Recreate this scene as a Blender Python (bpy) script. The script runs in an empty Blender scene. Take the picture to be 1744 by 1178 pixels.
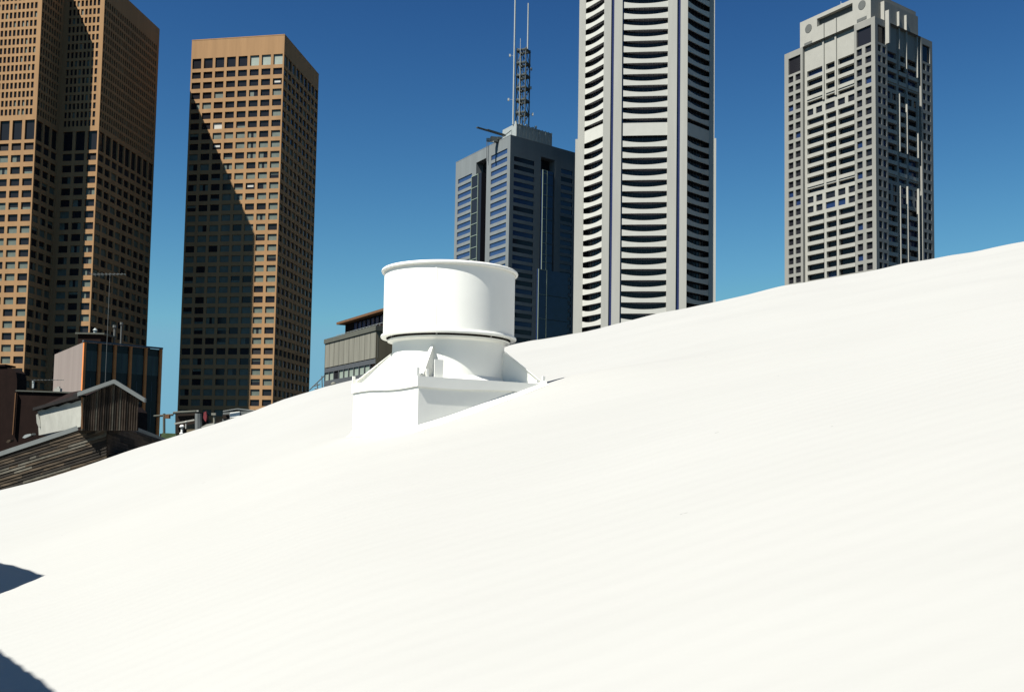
import bpy, bmesh, math, random
from mathutils import Vector, Matrix
random.seed(7)
R = math.radians
S = bpy.context.scene
COL = S.collection

# ------------------------------------------------------------------ camera
EYE = 28.0
FPX, CPX, CPY = 1800.0, 872.0, 658.0
PITCH = math.atan(127 / 1800.0)
ROLL = 0.0172
cam_d = bpy.data.cameras.new('camera')
cam = bpy.data.objects.new('camera', cam_d)
COL.objects.link(cam)
S.camera = cam
cam_d.sensor_width = 36.0
cam_d.lens = 36.0 * FPX / 1744.0
cam_d.shift_x = 0.0
cam_d.shift_y = (CPY - 589.0) / 1744.0
cam_d.clip_start = 0.1
cam_d.clip_end = 20000
CM = Matrix.Rotation(math.pi / 2 + PITCH, 3, 'X') @ Matrix.Rotation(ROLL, 3, 'Z')
cam.matrix_world = Matrix.Translation((0, 0, EYE)) @ CM.to_4x4()

# ------------------------------------------------------------------ sky and sun
SKY_GAMMA, SKY_TINT = 2.4, (0.1696, 0.1931, 0.1595, 1)
SKY_SOFT, SKY_CAP = (.1072 / .4, .1072 / .85, .1072 / 1.0), (0.195 / .1072, 0.44 / .1072, 0.59 / .1072, 1)
SUN_AZ, SUN_EL = 49.0, 53.5          # azimuth the light travels towards (from +Y towards +X)
world = bpy.data.worlds.new('World')
S.world = world
world.use_nodes = True
nt = world.node_tree
bg = nt.nodes['Background']
sky = nt.nodes.new('ShaderNodeTexSky')
sky.sky_type = 'NISHITA'
sky.sun_disc = False
sky.sun_elevation = R(SUN_EL)
sky.sun_rotation = R(SUN_AZ + 180)
sky.altitude = 0
sky.air_density = 1.0
sky.dust_density = 0.0
sky.ozone_density = 3.0
gam = nt.nodes.new('ShaderNodeGamma'); gam.inputs[1].default_value = SKY_GAMMA
tint = nt.nodes.new('ShaderNodeMix'); tint.data_type = 'RGBA'; tint.blend_type = 'MULTIPLY'; tint.inputs[0].default_value = 1.0
tint.inputs[7].default_value = SKY_TINT
nt.links.new(sky.outputs[0], gam.inputs[0]); nt.links.new(gam.outputs[0], tint.inputs[6])
cap = nt.nodes.new('ShaderNodeMix'); cap.data_type = 'RGBA'; cap.blend_type = 'DARKEN'; cap.inputs[0].default_value = 1.0
cap.inputs[7].default_value = SKY_CAP
v1 = nt.nodes.new('ShaderNodeVectorMath'); v1.operation = 'MULTIPLY_ADD'; v1.inputs[1].default_value = SKY_SOFT; v1.inputs[2].default_value = (1, 1, 1)
v2 = nt.nodes.new('ShaderNodeVectorMath'); v2.operation = 'DIVIDE'
nt.links.new(tint.outputs[2], v1.inputs[0]); nt.links.new(tint.outputs[2], v2.inputs[0]); nt.links.new(v1.outputs[0], v2.inputs[1])
nt.links.new(v2.outputs[0], cap.inputs[6]); nt.links.new(cap.outputs[2], bg.inputs[0])
bg.inputs[1].default_value = 0.05
sun_d = bpy.data.lights.new('sun', 'SUN')
sun_d.energy = 5.0
sun_d.angle = R(0.5)
sun_d.color = (1.0, 0.965, 0.89)
sun = bpy.data.objects.new('sun', sun_d)
COL.objects.link(sun)
sa, ca = math.sin(R(SUN_AZ)), math.cos(R(SUN_AZ))
SUND = Vector((sa * math.cos(R(SUN_EL)), ca * math.cos(R(SUN_EL)), -math.sin(R(SUN_EL))))
sun.rotation_euler = SUND.to_track_quat('-Z', 'Y').to_euler()
sun.location = (0, 0, 200)
S.view_settings.view_transform = 'Standard'
S.view_settings.look = 'None'
S.view_settings.exposure = 1.1
S.view_settings.gamma = 1.0

# ------------------------------------------------------------------ measuring helpers
def ray(x, y):
    return CM @ Vector(((x - CPX) / FPX, -(y - CPY) / FPX, -1.0))
def atz(x, y, z):                     # z above the eye
    d = ray(x, y); p = d * (z / d.z); p.z += EYE; return p
def aty(x, y, Y):
    d = ray(x, y); p = d * (Y / d.y); p.z += EYE; return p
def proj(p):
    q = CM.transposed() @ (Vector(p) - Vector((0, 0, EYE)))
    if q.z >= -1e-6: return (-9999, -9999)
    return (CPX + FPX * q.x / -q.z, CPY - FPX * q.y / -q.z)
def V2(p): return Vector((p[0], p[1]))
def meet(p, d, q, e):
    det = d.x * -e.y + e.x * d.y
    r = q - p
    t = (r.x * -e.y + e.x * r.y) / det
    return p + d * t

# ------------------------------------------------------------------ materials
def mat(name, col, rough=0.8, var=0.0, scale=0.2, metal=0.0, bump=0.0, bscale=5.0, spec=None, streak=False, grain=False):
    if spec is None: spec = 0.12 if rough >= 0.6 else 0.5
    m = bpy.data.materials.new(name); m.use_nodes = True
    t = m.node_tree; b = t.nodes['Principled BSDF']
    b.inputs['Roughness'].default_value = rough
    b.inputs['Metallic'].default_value = metal
    b.inputs['Specular IOR Level'].default_value = spec
    c = (col[0], col[1], col[2], 1)
    b.inputs['Base Color'].default_value = c
    if var or bump:
        tc = t.nodes.new('ShaderNodeTexCoord')
        mp = t.nodes.new('ShaderNodeMapping')
        t.links.new(tc.outputs['Object'], mp.inputs[0])
        if streak: mp.inputs['Scale'].default_value = (1, 1, 0.08)
        if grain: mp.inputs['Rotation'].default_value = (0, R(17), 0); mp.inputs['Scale'].default_value = (.5, .5, 7)
    if var:
        n = t.nodes.new('ShaderNodeTexNoise'); n.inputs['Scale'].default_value = scale
        n.inputs['Detail'].default_value = 6; n.inputs['Roughness'].default_value = 0.65
        t.links.new(mp.outputs[0], n.inputs['Vector'])
        mr = t.nodes.new('ShaderNodeMapRange')
        mr.inputs[1].default_value = 0.3; mr.inputs[2].default_value = 0.7
        mr.inputs[3].default_value = 1 - var; mr.inputs[4].default_value = 1 + var * 0.6
        t.links.new(n.outputs[0], mr.inputs[0])
        mx = t.nodes.new('ShaderNodeMix'); mx.data_type = 'RGBA'; mx.blend_type = 'MULTIPLY'
        mx.inputs[0].default_value = 1
        mx.inputs[6].default_value = c
        t.links.new(mr.outputs[0], mx.inputs[7])
        t.links.new(mx.outputs[2], b.inputs['Base Color'])
    if bump:
        n2 = t.nodes.new('ShaderNodeTexNoise'); n2.inputs['Scale'].default_value = bscale
        n2.inputs['Detail'].default_value = 5
        t.links.new(tc.outputs['Object'], n2.inputs['Vector'])
        bp = t.nodes.new('ShaderNodeBump'); bp.inputs['Strength'].default_value = bump
        bp.inputs['Distance'].default_value = 0.02
        t.links.new(n2.outputs[0], bp.inputs['Height']); t.links.new(bp.outputs[0], b.inputs['Normal'])
    return m

M = {}
M['brown'] = mat('brown_precast', (0.278, 0.166, 0.082), 0.85, 0.13, 0.35, streak=True)
M['brown_side'] = M['brown']
M['glass_dark'] = mat('dark_window_glass', (0.013, 0.013, 0.016), 0.12, spec=0.22)
M['glass_blue'] = mat('blue_window_glass', (0.012, 0.025, 0.075), 0.2, 0.3, 0.3, spec=0.35)
M['glass_band'] = mat('blue_band_glass', (0.023, 0.047, 0.117), 0.2, 0.35, 0.25, spec=0.6)
M['blind'] = mat('teal_blind', (0.08, 0.099, 0.08), 0.5, 0.3, 0.5)
M['blind_pale'] = mat('pale_blind', (0.197, 0.235, 0.197), 0.5, 0.15, 0.5)
M['lamp_white'] = mat('window_light_white', (0.399, 0.389, 0.352), 0.6)  # plain white colour standing in for interior light and window glints
M['granite'] = mat('grey_granite', (0.144, 0.16, 0.163), 0.6, 0.12, 0.2, streak=True)
M['granite_side'] = M['granite']
M['white_pc'] = mat('white_precast', (0.319, 0.319, 0.289), 0.7, 0.07, 0.4, streak=True)
M['white_spandrel'] = mat('white_spandrel', (0.404, 0.404, 0.366), 0.6, 0.05, 0.3)
M['blue_strip'] = mat('navy_strip_glazing', (0.018, 0.022, 0.074), 0.25, 0.2, 0.5)
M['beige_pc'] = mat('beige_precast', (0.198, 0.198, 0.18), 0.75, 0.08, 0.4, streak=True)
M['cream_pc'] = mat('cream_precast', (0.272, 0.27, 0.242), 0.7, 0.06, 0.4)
M['grey_louvre'] = mat('grey_louvre', (0.094, 0.099, 0.094), 0.7, 0.1, 1.0)
M['dark_louvre'] = mat('dark_louvre', (0.02, 0.02, 0.022), 0.8)
M['steel'] = mat('dark_steel', (0.06, 0.065, 0.07), 0.5, 0.2, 1.0)
M['mast_steel'] = mat('dark_mast_steel', (0.05, 0.06, 0.06), 0.6, 0.2, 1.0, spec=0.2)
M['pale_steel'] = mat('pale_painted_steel', (0.258, 0.282, 0.272), 0.5, 0.1, 1.0)
M['frame_green'] = mat('pale_green_frame', (0.188, 0.235, 0.188), 0.5)
M['orange'] = mat('orange_brown_mullion', (0.6, 0.2, 0.06), 0.6, 0.15, 0.8)
M['pink'] = mat('pinkish_render', (0.2, 0.168, 0.15), 0.9, 0.12, 0.4, streak=True)
M['curtain'] = mat('dark_curtain_glass', (0.022, 0.022, 0.018), 0.2, 0.3, 0.3, spec=0.15)
M['dim_curtain'] = mat('greenish_curtain', (0.07, 0.09, 0.075), 0.6, 0.3, 1.5, streak=True)
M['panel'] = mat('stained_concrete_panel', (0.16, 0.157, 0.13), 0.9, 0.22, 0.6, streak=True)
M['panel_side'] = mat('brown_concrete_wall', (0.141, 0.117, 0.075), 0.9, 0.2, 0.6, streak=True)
M['parapet'] = mat('grey_parapet', (0.075, 0.078, 0.065), 0.8, 0.15, 0.6)
M['rust_slab'] = mat('rusty_brown_fascia', (0.115, 0.06, 0.03), 0.8, 0.2, 1.0)
M['dark_wall'] = mat('dark_brown_brick', (0.013, 0.007, 0.0055), 0.95, 0.3, 1.5, spec=0.1)
M['board'] = mat('weathered_board', (0.046, 0.034, 0.022), 0.9, 0.95, 1.3, bump=0.4, bscale=12, spec=0.2, grain=True)
M['board_dark'] = mat('blackened_board', (0.015, 0.012, 0.009), 0.9, 0.6, 2.0, spec=0.2)
M['board_pale'] = mat('silvered_board', (0.07, 0.064, 0.05), 0.9, 0.6, 2.0, spec=0.2)
M['iron'] = mat('weathered_iron', (0.052, 0.039, 0.029), 0.8, 0.6, 2.0, bump=0.3, bscale=10)
M['flash'] = mat('grey_flashing', (0.115, 0.125, 0.122), 0.6, 0.15, 1.5)
M['render_white'] = mat('white_render', (0.291, 0.291, 0.258), 0.9, 0.15, 1.5, bump=0.3)
M['tar'] = mat('dark_roofing', (0.014, 0.012, 0.011), 0.9, 0.3, 1.0)
M['paint'] = mat('white_gloss_paint', (0.68, 0.68, 0.63), 0.45, 0.03, 2.5, bump=0.06, bscale=8, spec=0.4)
M['gap'] = mat('dark_slot', (0.02, 0.015, 0.012), 0.9)
M['asphalt'] = mat('asphalt', (0.035, 0.035, 0.035), 0.9, 0.3, 0.05)
M['green'] = mat('dull_green_paint', (0.052, 0.078, 0.035), 0.8, 0.4, 3)
M['red'] = mat('faded_red', (0.141, 0.028, 0.033), 0.8)

def roof_paint():
    m = mat('white_roof_paint', (0.305, 0.305, 0.290), 0.75)
    t = m.node_tree; b = t.nodes['Principled BSDF']
    tc = t.nodes.new('ShaderNodeTexCoord'); mp = t.nodes.new('ShaderNodeMapping')
    mp.inputs['Rotation'].default_value = (0, 0, -R(19)); mp.inputs['Scale'].default_value = (0.25, 2.4, 1)
    t.links.new(tc.outputs['Object'], mp.inputs[0])
    n1 = t.nodes.new('ShaderNodeTexNoise'); n1.inputs['Scale'].default_value = 1.0; n1.inputs['Detail'].default_value = 8; n1.inputs['Roughness'].default_value = .7
    t.links.new(mp.outputs[0], n1.inputs['Vector'])
    n2 = t.nodes.new('ShaderNodeTexNoise'); n2.inputs['Scale'].default_value = 0.3; n2.inputs['Detail'].default_value = 3
    t.links.new(tc.outputs['Object'], n2.inputs['Vector'])
    add = t.nodes.new('ShaderNodeMath'); add.operation = 'ADD'; t.links.new(n1.outputs[0], add.inputs[0]); t.links.new(n2.outputs[0], add.inputs[1])
    mr = t.nodes.new('ShaderNodeMapRange'); mr.inputs[1].default_value = .75; mr.inputs[2].default_value = 1.25; mr.inputs[3].default_value = .975; mr.inputs[4].default_value = 1.015
    t.links.new(add.outputs[0], mr.inputs[0])
    # a few small specks of dirt
    n3 = t.nodes.new('ShaderNodeTexNoise'); n3.inputs['Scale'].default_value = 9; n3.inputs['Detail'].default_value = 2
    t.links.new(tc.outputs['Object'], n3.inputs['Vector'])
    m3 = t.nodes.new('ShaderNodeMapRange'); m3.inputs[1].default_value = .775; m3.inputs[2].default_value = .80; m3.inputs[3].default_value = 1; m3.inputs[4].default_value = .72
    t.links.new(n3.outputs[0], m3.inputs[0])
    mu = t.nodes.new('ShaderNodeMath'); mu.operation = 'MULTIPLY'; t.links.new(mr.outputs[0], mu.inputs[0]); t.links.new(m3.outputs[0], mu.inputs[1])
    mx = t.nodes.new('ShaderNodeMix'); mx.data_type = 'RGBA'; mx.blend_type = 'MULTIPLY'; mx.inputs[0].default_value = 1
    mx.inputs[6].default_value = (0.305, 0.305, 0.290, 1); t.links.new(mu.outputs[0], mx.inputs[7]); t.links.new(mx.outputs[2], b.inputs['Base Color'])
    bp = t.nodes.new('ShaderNodeBump'); bp.inputs['Strength'].default_value = .1; bp.inputs['Distance'].default_value = .03
    t.links.new(n1.outputs[0], bp.inputs['Height']); t.links.new(bp.outputs[0], b.inputs['Normal'])
    return m

# ------------------------------------------------------------------ mesh helpers
def wo(o):
    p = Vector((0, 0, 0))
    while o is not None:
        p += o.location; o = o.parent
    return p
class MB:
    def __init__(s): s.v = []; s.f = []; s.m = []; s.smooth = []
    def poly(s, pts, mi=0, sm=False):
        n = len(s.v); s.v += [tuple(p) for p in pts]; s.f.append(tuple(range(n, n + len(pts)))); s.m.append(mi); s.smooth.append(sm)
    def prism(s, pts, vec, mi=0):      # closed polygon extruded by vec
        vec = Vector(vec); a = [Vector(p) for p in pts]; b = [p + vec for p in a]; k = len(a)
        nrm = Vector((0, 0, 0))
        for i in range(k): nrm += a[i].cross(a[(i + 1) % k])
        if nrm.dot(vec) > 0: a, b = a[::-1], b[::-1]
        s.poly(a, mi); s.poly(b[::-1], mi)
        for i in range(k):
            j = (i + 1) % k; s.poly([a[j], a[i], b[i], b[j]], mi)
    def obox(s, o, ax, ay, az, mi=0):  # corner + three edge vectors
        o, ax, ay, az = Vector(o), Vector(ax), Vector(ay), Vector(az)
        s.prism([o, o + ax, o + ax + ay, o + ay], az, mi)
    def box(s, c, d, mi=0, rz=0):
        m = Matrix.Rotation(rz, 3, 'Z'); c = Vector(c)
        ax, ay, az = m @ Vector((d[0], 0, 0)), m @ Vector((0, d[1], 0)), Vector((0, 0, d[2]))
        s.obox(c - ax / 2 - ay / 2 - az / 2, ax, ay, az, mi)
    def tube(s, a, b, r, r2=None, n=8, mi=0, sm=True):
        a, b = Vector(a), Vector(b); r2 = r if r2 is None else r2
        d = (b - a).normalized(); x = d.orthogonal().normalized(); y = d.cross(x)
        A = [a + (x * math.cos(2 * math.pi * i / n) + y * math.sin(2 * math.pi * i / n)) * r for i in range(n)]
        B = [b + (x * math.cos(2 * math.pi * i / n) + y * math.sin(2 * math.pi * i / n)) * r2 for i in range(n)]
        for i in range(n):
            j = (i + 1) % n; s.poly([A[i], A[j], B[j], B[i]], mi, sm)
        s.poly(A[::-1], mi); s.poly(B, mi)
    def lathe(s, c, prof, n=96, mi=0):   # prof: closed or open list of (r, z)
        c = Vector(c)
        base = len(s.v); k = len(prof)
        for i in range(n):
            a = 2 * math.pi * i / n
            for r, z in prof: s.v.append((c.x + r * math.cos(a), c.y + r * math.sin(a), c.z + z))
        for i in range(n):
            j = (i + 1) % n
            for q in range(k - 1):
                s.f.append((base + i * k + q, base + j * k + q, base + j * k + q + 1, base + i * k + q + 1)); s.m.append(mi); s.smooth.append(True)
    def build(s, name, mats, parent=None, origin=None):
        if not isinstance(mats, (list, tuple)): mats = [mats]
        me = bpy.data.meshes.new(name)
        if origin is None: origin = wo(parent) if parent else Vector((0, 0, 0))
        origin = Vector(origin)
        me.from_pydata([tuple(Vector(v) - origin) for v in s.v], [], s.f)
        for m in mats: me.materials.append(m)
        me.polygons.foreach_set('material_index', s.m)
        me.polygons.foreach_set('use_smooth', s.smooth)
        me.update()
        o = bpy.data.objects.new(name, me); COL.objects.link(o)
        if parent: o.parent = parent; o.location = origin - wo(parent)
        else: o.location = origin
        return o
def smooth_weld(o, angle=35):
    bm = bmesh.new(); bm.from_mesh(o.data); bmesh.ops.remove_doubles(bm, verts=bm.verts, dist=1e-5)
    bmesh.ops.recalc_face_normals(bm, faces=bm.faces)
    for e in bm.edges:
        if len(e.link_faces) == 2 and e.calc_face_angle(0) > R(angle): e.smooth = False
    bm.to_mesh(o.data); bm.free()
def thing(name, loc, label, cat, group=None):
    o = bpy.data.objects.new(name, None); COL.objects.link(o); o.location = loc
    o.empty_display_size = 0.5
    o['label'] = label; o['category'] = cat
    if group: o['group'] = group
    return o
def tag(o, label, cat, group=None):
    o['label'] = label; o['category'] = cat
    if group: o['group'] = group
    return o
def structure(o): o['kind'] = 'structure'; return o

# ------------------------------------------------------------------ facades
class Face:
    """vertical wall face; A left end and B right end seen from outside"""
    def __init__(s, A, B):
        s.A, s.B = V2(A), V2(B); s.L = (s.B - s.A).length
        s.u = (s.B - s.A) / s.L; s.n = Vector((s.u.y, -s.u.x)); s.ang = math.atan2(s.u.y, s.u.x)
    def P(s, u, z, d=0.0):            # d = depth inwards
        p = s.A + s.u * u - s.n * d
        return Vector((p.x, p.y, z))
    def shift(s, d):                  # parallel face d further in
        return Face(s.A - s.n * d, s.B - s.n * d)
    def uz(s, px, py):
        r = ray(px, py); q = meet(Vector((0, 0)), V2(r), s.A, s.u)
        t = q.length / V2(r).length
        return (q - s.A).dot(s.u), EYE + r.z * t
    def U(s, px, py=300): return s.uz(px, py)[0]
    def Z(s, px, py): return s.uz(px, py)[1]
def facade(mb, F, z0, z1, ops, mi=0, u0=0.0, u1=None, rmi=None):
    """wall quads round the openings + reveals. ops: (u0,u1,z0,z1,depth)"""
    u1 = F.L if u1 is None else u1
    rmi = mi if rmi is None else rmi
    ops = [(max(a, u0), min(b, u1), max(c, z0), min(d, z1), e) for a, b, c, d, e in ops if a < u1 and b > u0 and c < z1 and d > z0]
    zs = sorted({z0, z1} | {round(o[2], 4) for o in ops} | {round(o[3], 4) for o in ops})
    for za, zb in zip(zs, zs[1:]):
        if zb - za < 1e-3: continue
        zm = (za + zb) / 2
        row = sorted([o for o in ops if o[2] < zm < o[3]])
        cur = u0
        for o in row:
            if o[0] > cur + 1e-4: mb.poly([F.P(cur, za), F.P(o[0], za), F.P(o[0], zb), F.P(cur, zb)], mi)
            cur = max(cur, o[1])
        if cur < u1 - 1e-4: mb.poly([F.P(cur, za), F.P(u1, za), F.P(u1, zb), F.P(cur, zb)], mi)
    for a, b, c, d, e in ops:
        mb.poly([F.P(a, c), F.P(a, c, e), F.P(a, d, e), F.P(a, d)], rmi)
        mb.poly([F.P(b, c, e), F.P(b, c), F.P(b, d), F.P(b, d, e)], rmi)
        mb.poly([F.P(a, c), F.P(b, c), F.P(b, c, e), F.P(a, c, e)], rmi)
        mb.poly([F.P(a, d, e), F.P(b, d, e), F.P(b, d), F.P(a, d)], rmi)
def plain(mb, A, B, z0, z1, mi=0):
    mb.poly([(A[0], A[1], z0), (B[0], B[1], z0), (B[0], B[1], z1), (A[0], A[1], z1)], mi)
PM = ['glass_dark', 'blind', 'blind_pale', 'glass_blue', 'glass_band', 'lamp_white', 'dark_louvre', 'grey_louvre']
PI = {k: i for i, k in enumerate(PM)}
PMATS = [M[k] for k in PM]
def pane_quads(w, h, kind):
    """list of (x0,x1,z0,z1,mat) in pane coordinates centred on 0"""
    a, b = -w / 2, w / 2; c, d = -h / 2, h / 2
    if kind == 'half': return [(a, b, c, 0.1 * h, 'glass_dark'), (a, b, 0.1 * h, d, 'blind')]
    if kind == 'low': return [(a, b, c, -0.15 * h, 'blind'), (a, b, -0.15 * h, d, 'glass_dark')]
    if kind == 'split': return [(a, 0, c, d, 'blind'), (0, b, c, d, 'glass_dark')]
    if kind == 'split2': return [(a, 0.1 * w, c, d, 'glass_dark'), (0.1 * w, b, c, d, 'blind')]
    if kind == 'mid': return [(a, a + .35 * w, c, d, 'blind'), (a + .35 * w, a + .62 * w, c, d, 'glass_dark'), (a + .62 * w, b, c, d, 'blind')]
    if kind == 'glint': return [(a, b, c, -.1 * h, 'glass_dark'), (a, b, .25 * h, d, 'glass_dark'), (a, a + .15 * w, -.1 * h, .25 * h, 'glass_dark'), (a + .15 * w, b - .2 * w, -.1 * h, .25 * h, 'lamp_white'), (b - .2 * w, b, -.1 * h, .25 * h, 'glass_dark')]  # glint painted as a white patch within dark glass
    return [(a, b, c, d, kind)]
_pc = {}
def pane_mesh(w, h, kind):
    key = (round(w, 2), round(h, 2), kind)
    if key not in _pc:
        mb = MB(); q = pane_quads(w, h, kind)
        for x0, x1, z0, z1, k in q: mb.poly([(x0, 0, z0), (x1, 0, z0), (x1, 0, z1), (x0, 0, z1)], PI[k])
        me = bpy.data.meshes.new('window_pane')
        me.from_pydata(mb.v, [], mb.f)
        for m in PMATS: me.materials.append(m)
        me.polygons.foreach_set('material_index', mb.m); me.update()
        _pc[key] = me
    return _pc[key]
ROOF_PTS = [(-700, 1020), (-400, 938), (0, 835), (90, 811), (180, 782), (300, 741), (420, 704), (550, 659), (640, 637), (760, 611), (860, 590), (940, 575), (1000, 563), (1100, 540), (1220, 514), (1340, 487), (1470, 465), (1590, 440), (1744, 412), (2200, 335), (2900, 225)]
def contour(x):
    P = ROOF_PTS
    if x <= P[0][0]: return P[0][1]
    for (a, ya), (b, yb) in zip(P, P[1:]):
        if x <= b: return ya + (yb - ya) * (x - a) / (b - a)
    return P[-1][1]
def panes(parent, items, limit=100, name='window', skip=None):
    """items: (Face, u0,u1,z0,z1,depth,kind). The largest seen become parts of their own, the rest one mesh."""
    sc = []
    for it in items:
        F, a, b, c, d, e, k = it
        p = F.P((a + b) / 2, (c + d) / 2, e); x, y = proj(p)
        vd = Vector((0, 0, EYE)) - p; dist = vd.length
        s = max(0, F.n.dot(V2(vd)) / dist) * (b - a) * (d - c) / dist ** 2
        if x < 0 or x > 1744 or y < 0 or y > contour(x) or (skip and skip(x, y)): s *= 1e-4
        sc.append((s, it))
    sc.sort(key=lambda t: -t[0])
    rest = sc if limit == 0 else sc[limit:]
    po = wo(parent)
    for s, (F, a, b, c, d, e, k) in sc[:limit]:
        o = bpy.data.objects.new(name, pane_mesh(b - a, d - c, k)); COL.objects.link(o)
        o.parent = parent; o.location = F.P((a + b) / 2, (c + d) / 2, e) - po; o.rotation_euler = (0, 0, F.ang)
    if rest:
        mb = MB()
        for s, (F, a, b, c, d, e, k) in rest:
            um, zm = (a + b) / 2, (c + d) / 2
            for x0, x1, z0, z1, kk in pane_quads(b - a, d - c, k):
                mb.poly([F.P(um + x0, zm + z0, e), F.P(um + x1, zm + z0, e), F.P(um + x1, zm + z1, e), F.P(um + x0, zm + z1, e)], PI[kk])
        o = mb.build(name, PMATS, parent); o['kind'] = 'stuff'

# ------------------------------------------------------------------ ground
mb = MB()
GN = 14
for i in range(GN):
    for j in range(GN):
        x0, x1 = -7000 + 1000 * i, -6000 + 1000 * i; y0, y1 = -6000 + 1000 * j, -5000 + 1000 * j
        mb.poly([(x0, y0, 0), (x1, y0, 0), (x1, y1, 0), (x0, y1, 0)])
structure(mb.build('ground', M['asphalt']))

# ------------------------------------------------------------------ our own white roof
HE = 1.38; RE = 36.0; KD = 0.04
m_ = max((-HE / r - (KD * max(0, r - RE) ** 2) / r) for r in [RE + 0.1 * i for i in range(-20, 200)])
_tab = []
for i in range(-60, 361):
    x = i * 8.0
    # three-tap smoothing of the measured contour
    y = (contour(x - 40) + 2 * contour(x) + contour(x + 40)) / 4
    d = ray(x, y)
    _tab.append((math.atan2(d.x, d.y), d.z / math.hypot(d.x, d.y)))
_tab.sort()
def sphi(phi):
    lo, hi = _tab[0], _tab[-1]
    base = 0.25 * math.sin(phi) + 0.085 * math.cos(phi)
    if phi <= lo[0] or phi >= hi[0]:
        e = lo if phi <= lo[0] else hi
        be = 0.25 * math.sin(e[0]) + 0.085 * math.cos(e[0])
        k = math.exp(-abs(phi - e[0]) * 1.5)
        return base + (e[1] - be) * k - m_ * 1.0
    a, b = 0, len(_tab) - 1
    while b - a > 1:
        c = (a + b) // 2
        if _tab[c][0] <= phi: a = c
        else: b = c
    t = (phi - _tab[a][0]) / (_tab[b][0] - _tab[a][0])
    return _tab[a][1] * (1 - t) + _tab[b][1] * t - m_
GA = R(71)                                  # direction the ribs run (azimuth)
gx, gy = math.sin(GA), math.cos(GA)
def vnoise(x, y):
    return (math.sin(x * 0.9 + 1.3 * math.sin(y * 0.7)) + math.sin(y * 1.1 + 1.7 * math.sin(x * 0.43 + 2))) * 0.5
def roofz(x, y, ribs=True):
    r = math.hypot(x, y)
    z = -HE + r * sphi(math.atan2(x, y))
    if r > RE: z -= KD * (r - RE) ** 2
    k = min(1, r / 6)
    z += (0.011 * vnoise(x * 0.9, y * 0.9) + 0.004 * vnoise(x * 2.3 + 5, y * 2.3)) * k
    if r > 14: z += 0.042 * min(1, (r - 14) / 8) * (vnoise(x * 1.7 + 9, y * 0.6 + 3) ** 3 + .5 * vnoise(x * 1.1 + 2, y * 1.3))
    z += 0.20 * math.exp(-((x - 0.9) ** 2 + (y - 14.9) ** 2) / 2.2)
    if ribs:
        v = -x * gy + y * gx
        z += 0.002 * math.sin(2 * math.pi * v / 0.19)
    return EYE + z
mb = MB()
us = [-11 + 0.45 * i for i in range(0, 106)]
vs = [-9 + 0.19 / 4 * i for i in range(0, 1110)]
nu, nv = len(us), len(vs)
for u in us:
    for v in vs:
        x, y = gx * u - gy * v, gy * u + gx * v
        mb.v.append((x, y, roofz(x, y)))
for i in range(nu - 1):
    for j in range(nv - 1):
        a = i * nv + j
        mb.f.append((a, a + nv, a + nv + 1, a + 1)); mb.m.append(0); mb.smooth.append(True)
roof_t = thing('white_roof_building', (4, 10, 0), 'building under the photographer with a broad sloping white painted ribbed roof filling the foreground', 'building')
m = roof_paint()
ro = mb.build('roof', m, roof_t)
# walls of the building below the roof edge
def uvp(u, v, z): return Vector((gx * u - gy * v, gy * u + gx * v, z))
mb = MB()
U0, U1, V0, V1 = us[0] + .3, us[-1] - .3, vs[0] + .3, vs[-1] - .3
def wallrun(pts):
    for (ua, va), (ub, vb) in zip(pts, pts[1:]):
        n = 24
        for i in range(n):
            p = []
            for t in (i / n, (i + 1) / n):
                u, v = ua + (ub - ua) * t, va + (vb - va) * t
                w = uvp(u, v, 0); p.append((w.x, w.y, max(0.0, roofz(w.x, w.y, False) - .06)))
            mb.poly([(p[0][0], p[0][1], 0), (p[1][0], p[1][1], 0), p[1], p[0]])
wallrun([(U0, V0), (U1, V0), (U1, V1), (U0, V1), (U0, V0)])
mb.build('wall', M['render_white'], roof_t)

# unseen shapes added past the left edge to throw two shadows at lower left
def on_roof(px, py):
    d = ray(px, py); lo, hi = 0.3, 60
    t = lo
    while t < hi:
        p = d * t
        if p.z + EYE < roofz(p.x, p.y, False): break
        t += 0.02
    return d * t + Vector((0, 0, EYE))
def zig(pts, step=11, amp=1.6):
    out = []; q = 0
    for (xa, ya), (xb, yb) in zip(pts, pts[1:]):
        L_ = math.hypot(xb - xa, yb - ya); n = max(1, int(L_ / step))
        for i in range(n):
            t = i / n; k = amp * (1 if q % 2 else -.6) * (.6 + .8 * random.random()); q += 1
            out.append((xa + (xb - xa) * t, ya + (yb - ya) * t + k))
    return out + [pts[-1]]
for poly, lam, lab in (([(-150, 935)] + zig([(-10, 955), (38, 967), (77, 980)], 13, 1.2) + [(0, 1011), (-150, 1070)], 3.4, 'slim unseen shape added outside the left edge to throw the pointed roof shadow'),
                       ([(-200, 960)] + zig([(-20, 1093), (0, 1108), (28, 1128), (62, 1152), (84, 1168), (100, 1186)], 10, 2.2) + [(108, 1230), (-200, 1330)], 3.4, 'unseen shape added outside the lower left corner to throw the larger roof shadow')):
    pts = [on_roof(x, y) - SUND * lam for x, y in poly]
    mb = MB(); mb.prism(pts, -SUND * 0.6)
    c = sum(pts, Vector()) / len(pts)
    o = mb.build('roof_shadow_caster', M['paint'], origin=c); tag(o, lab, 'roof duct')

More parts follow.
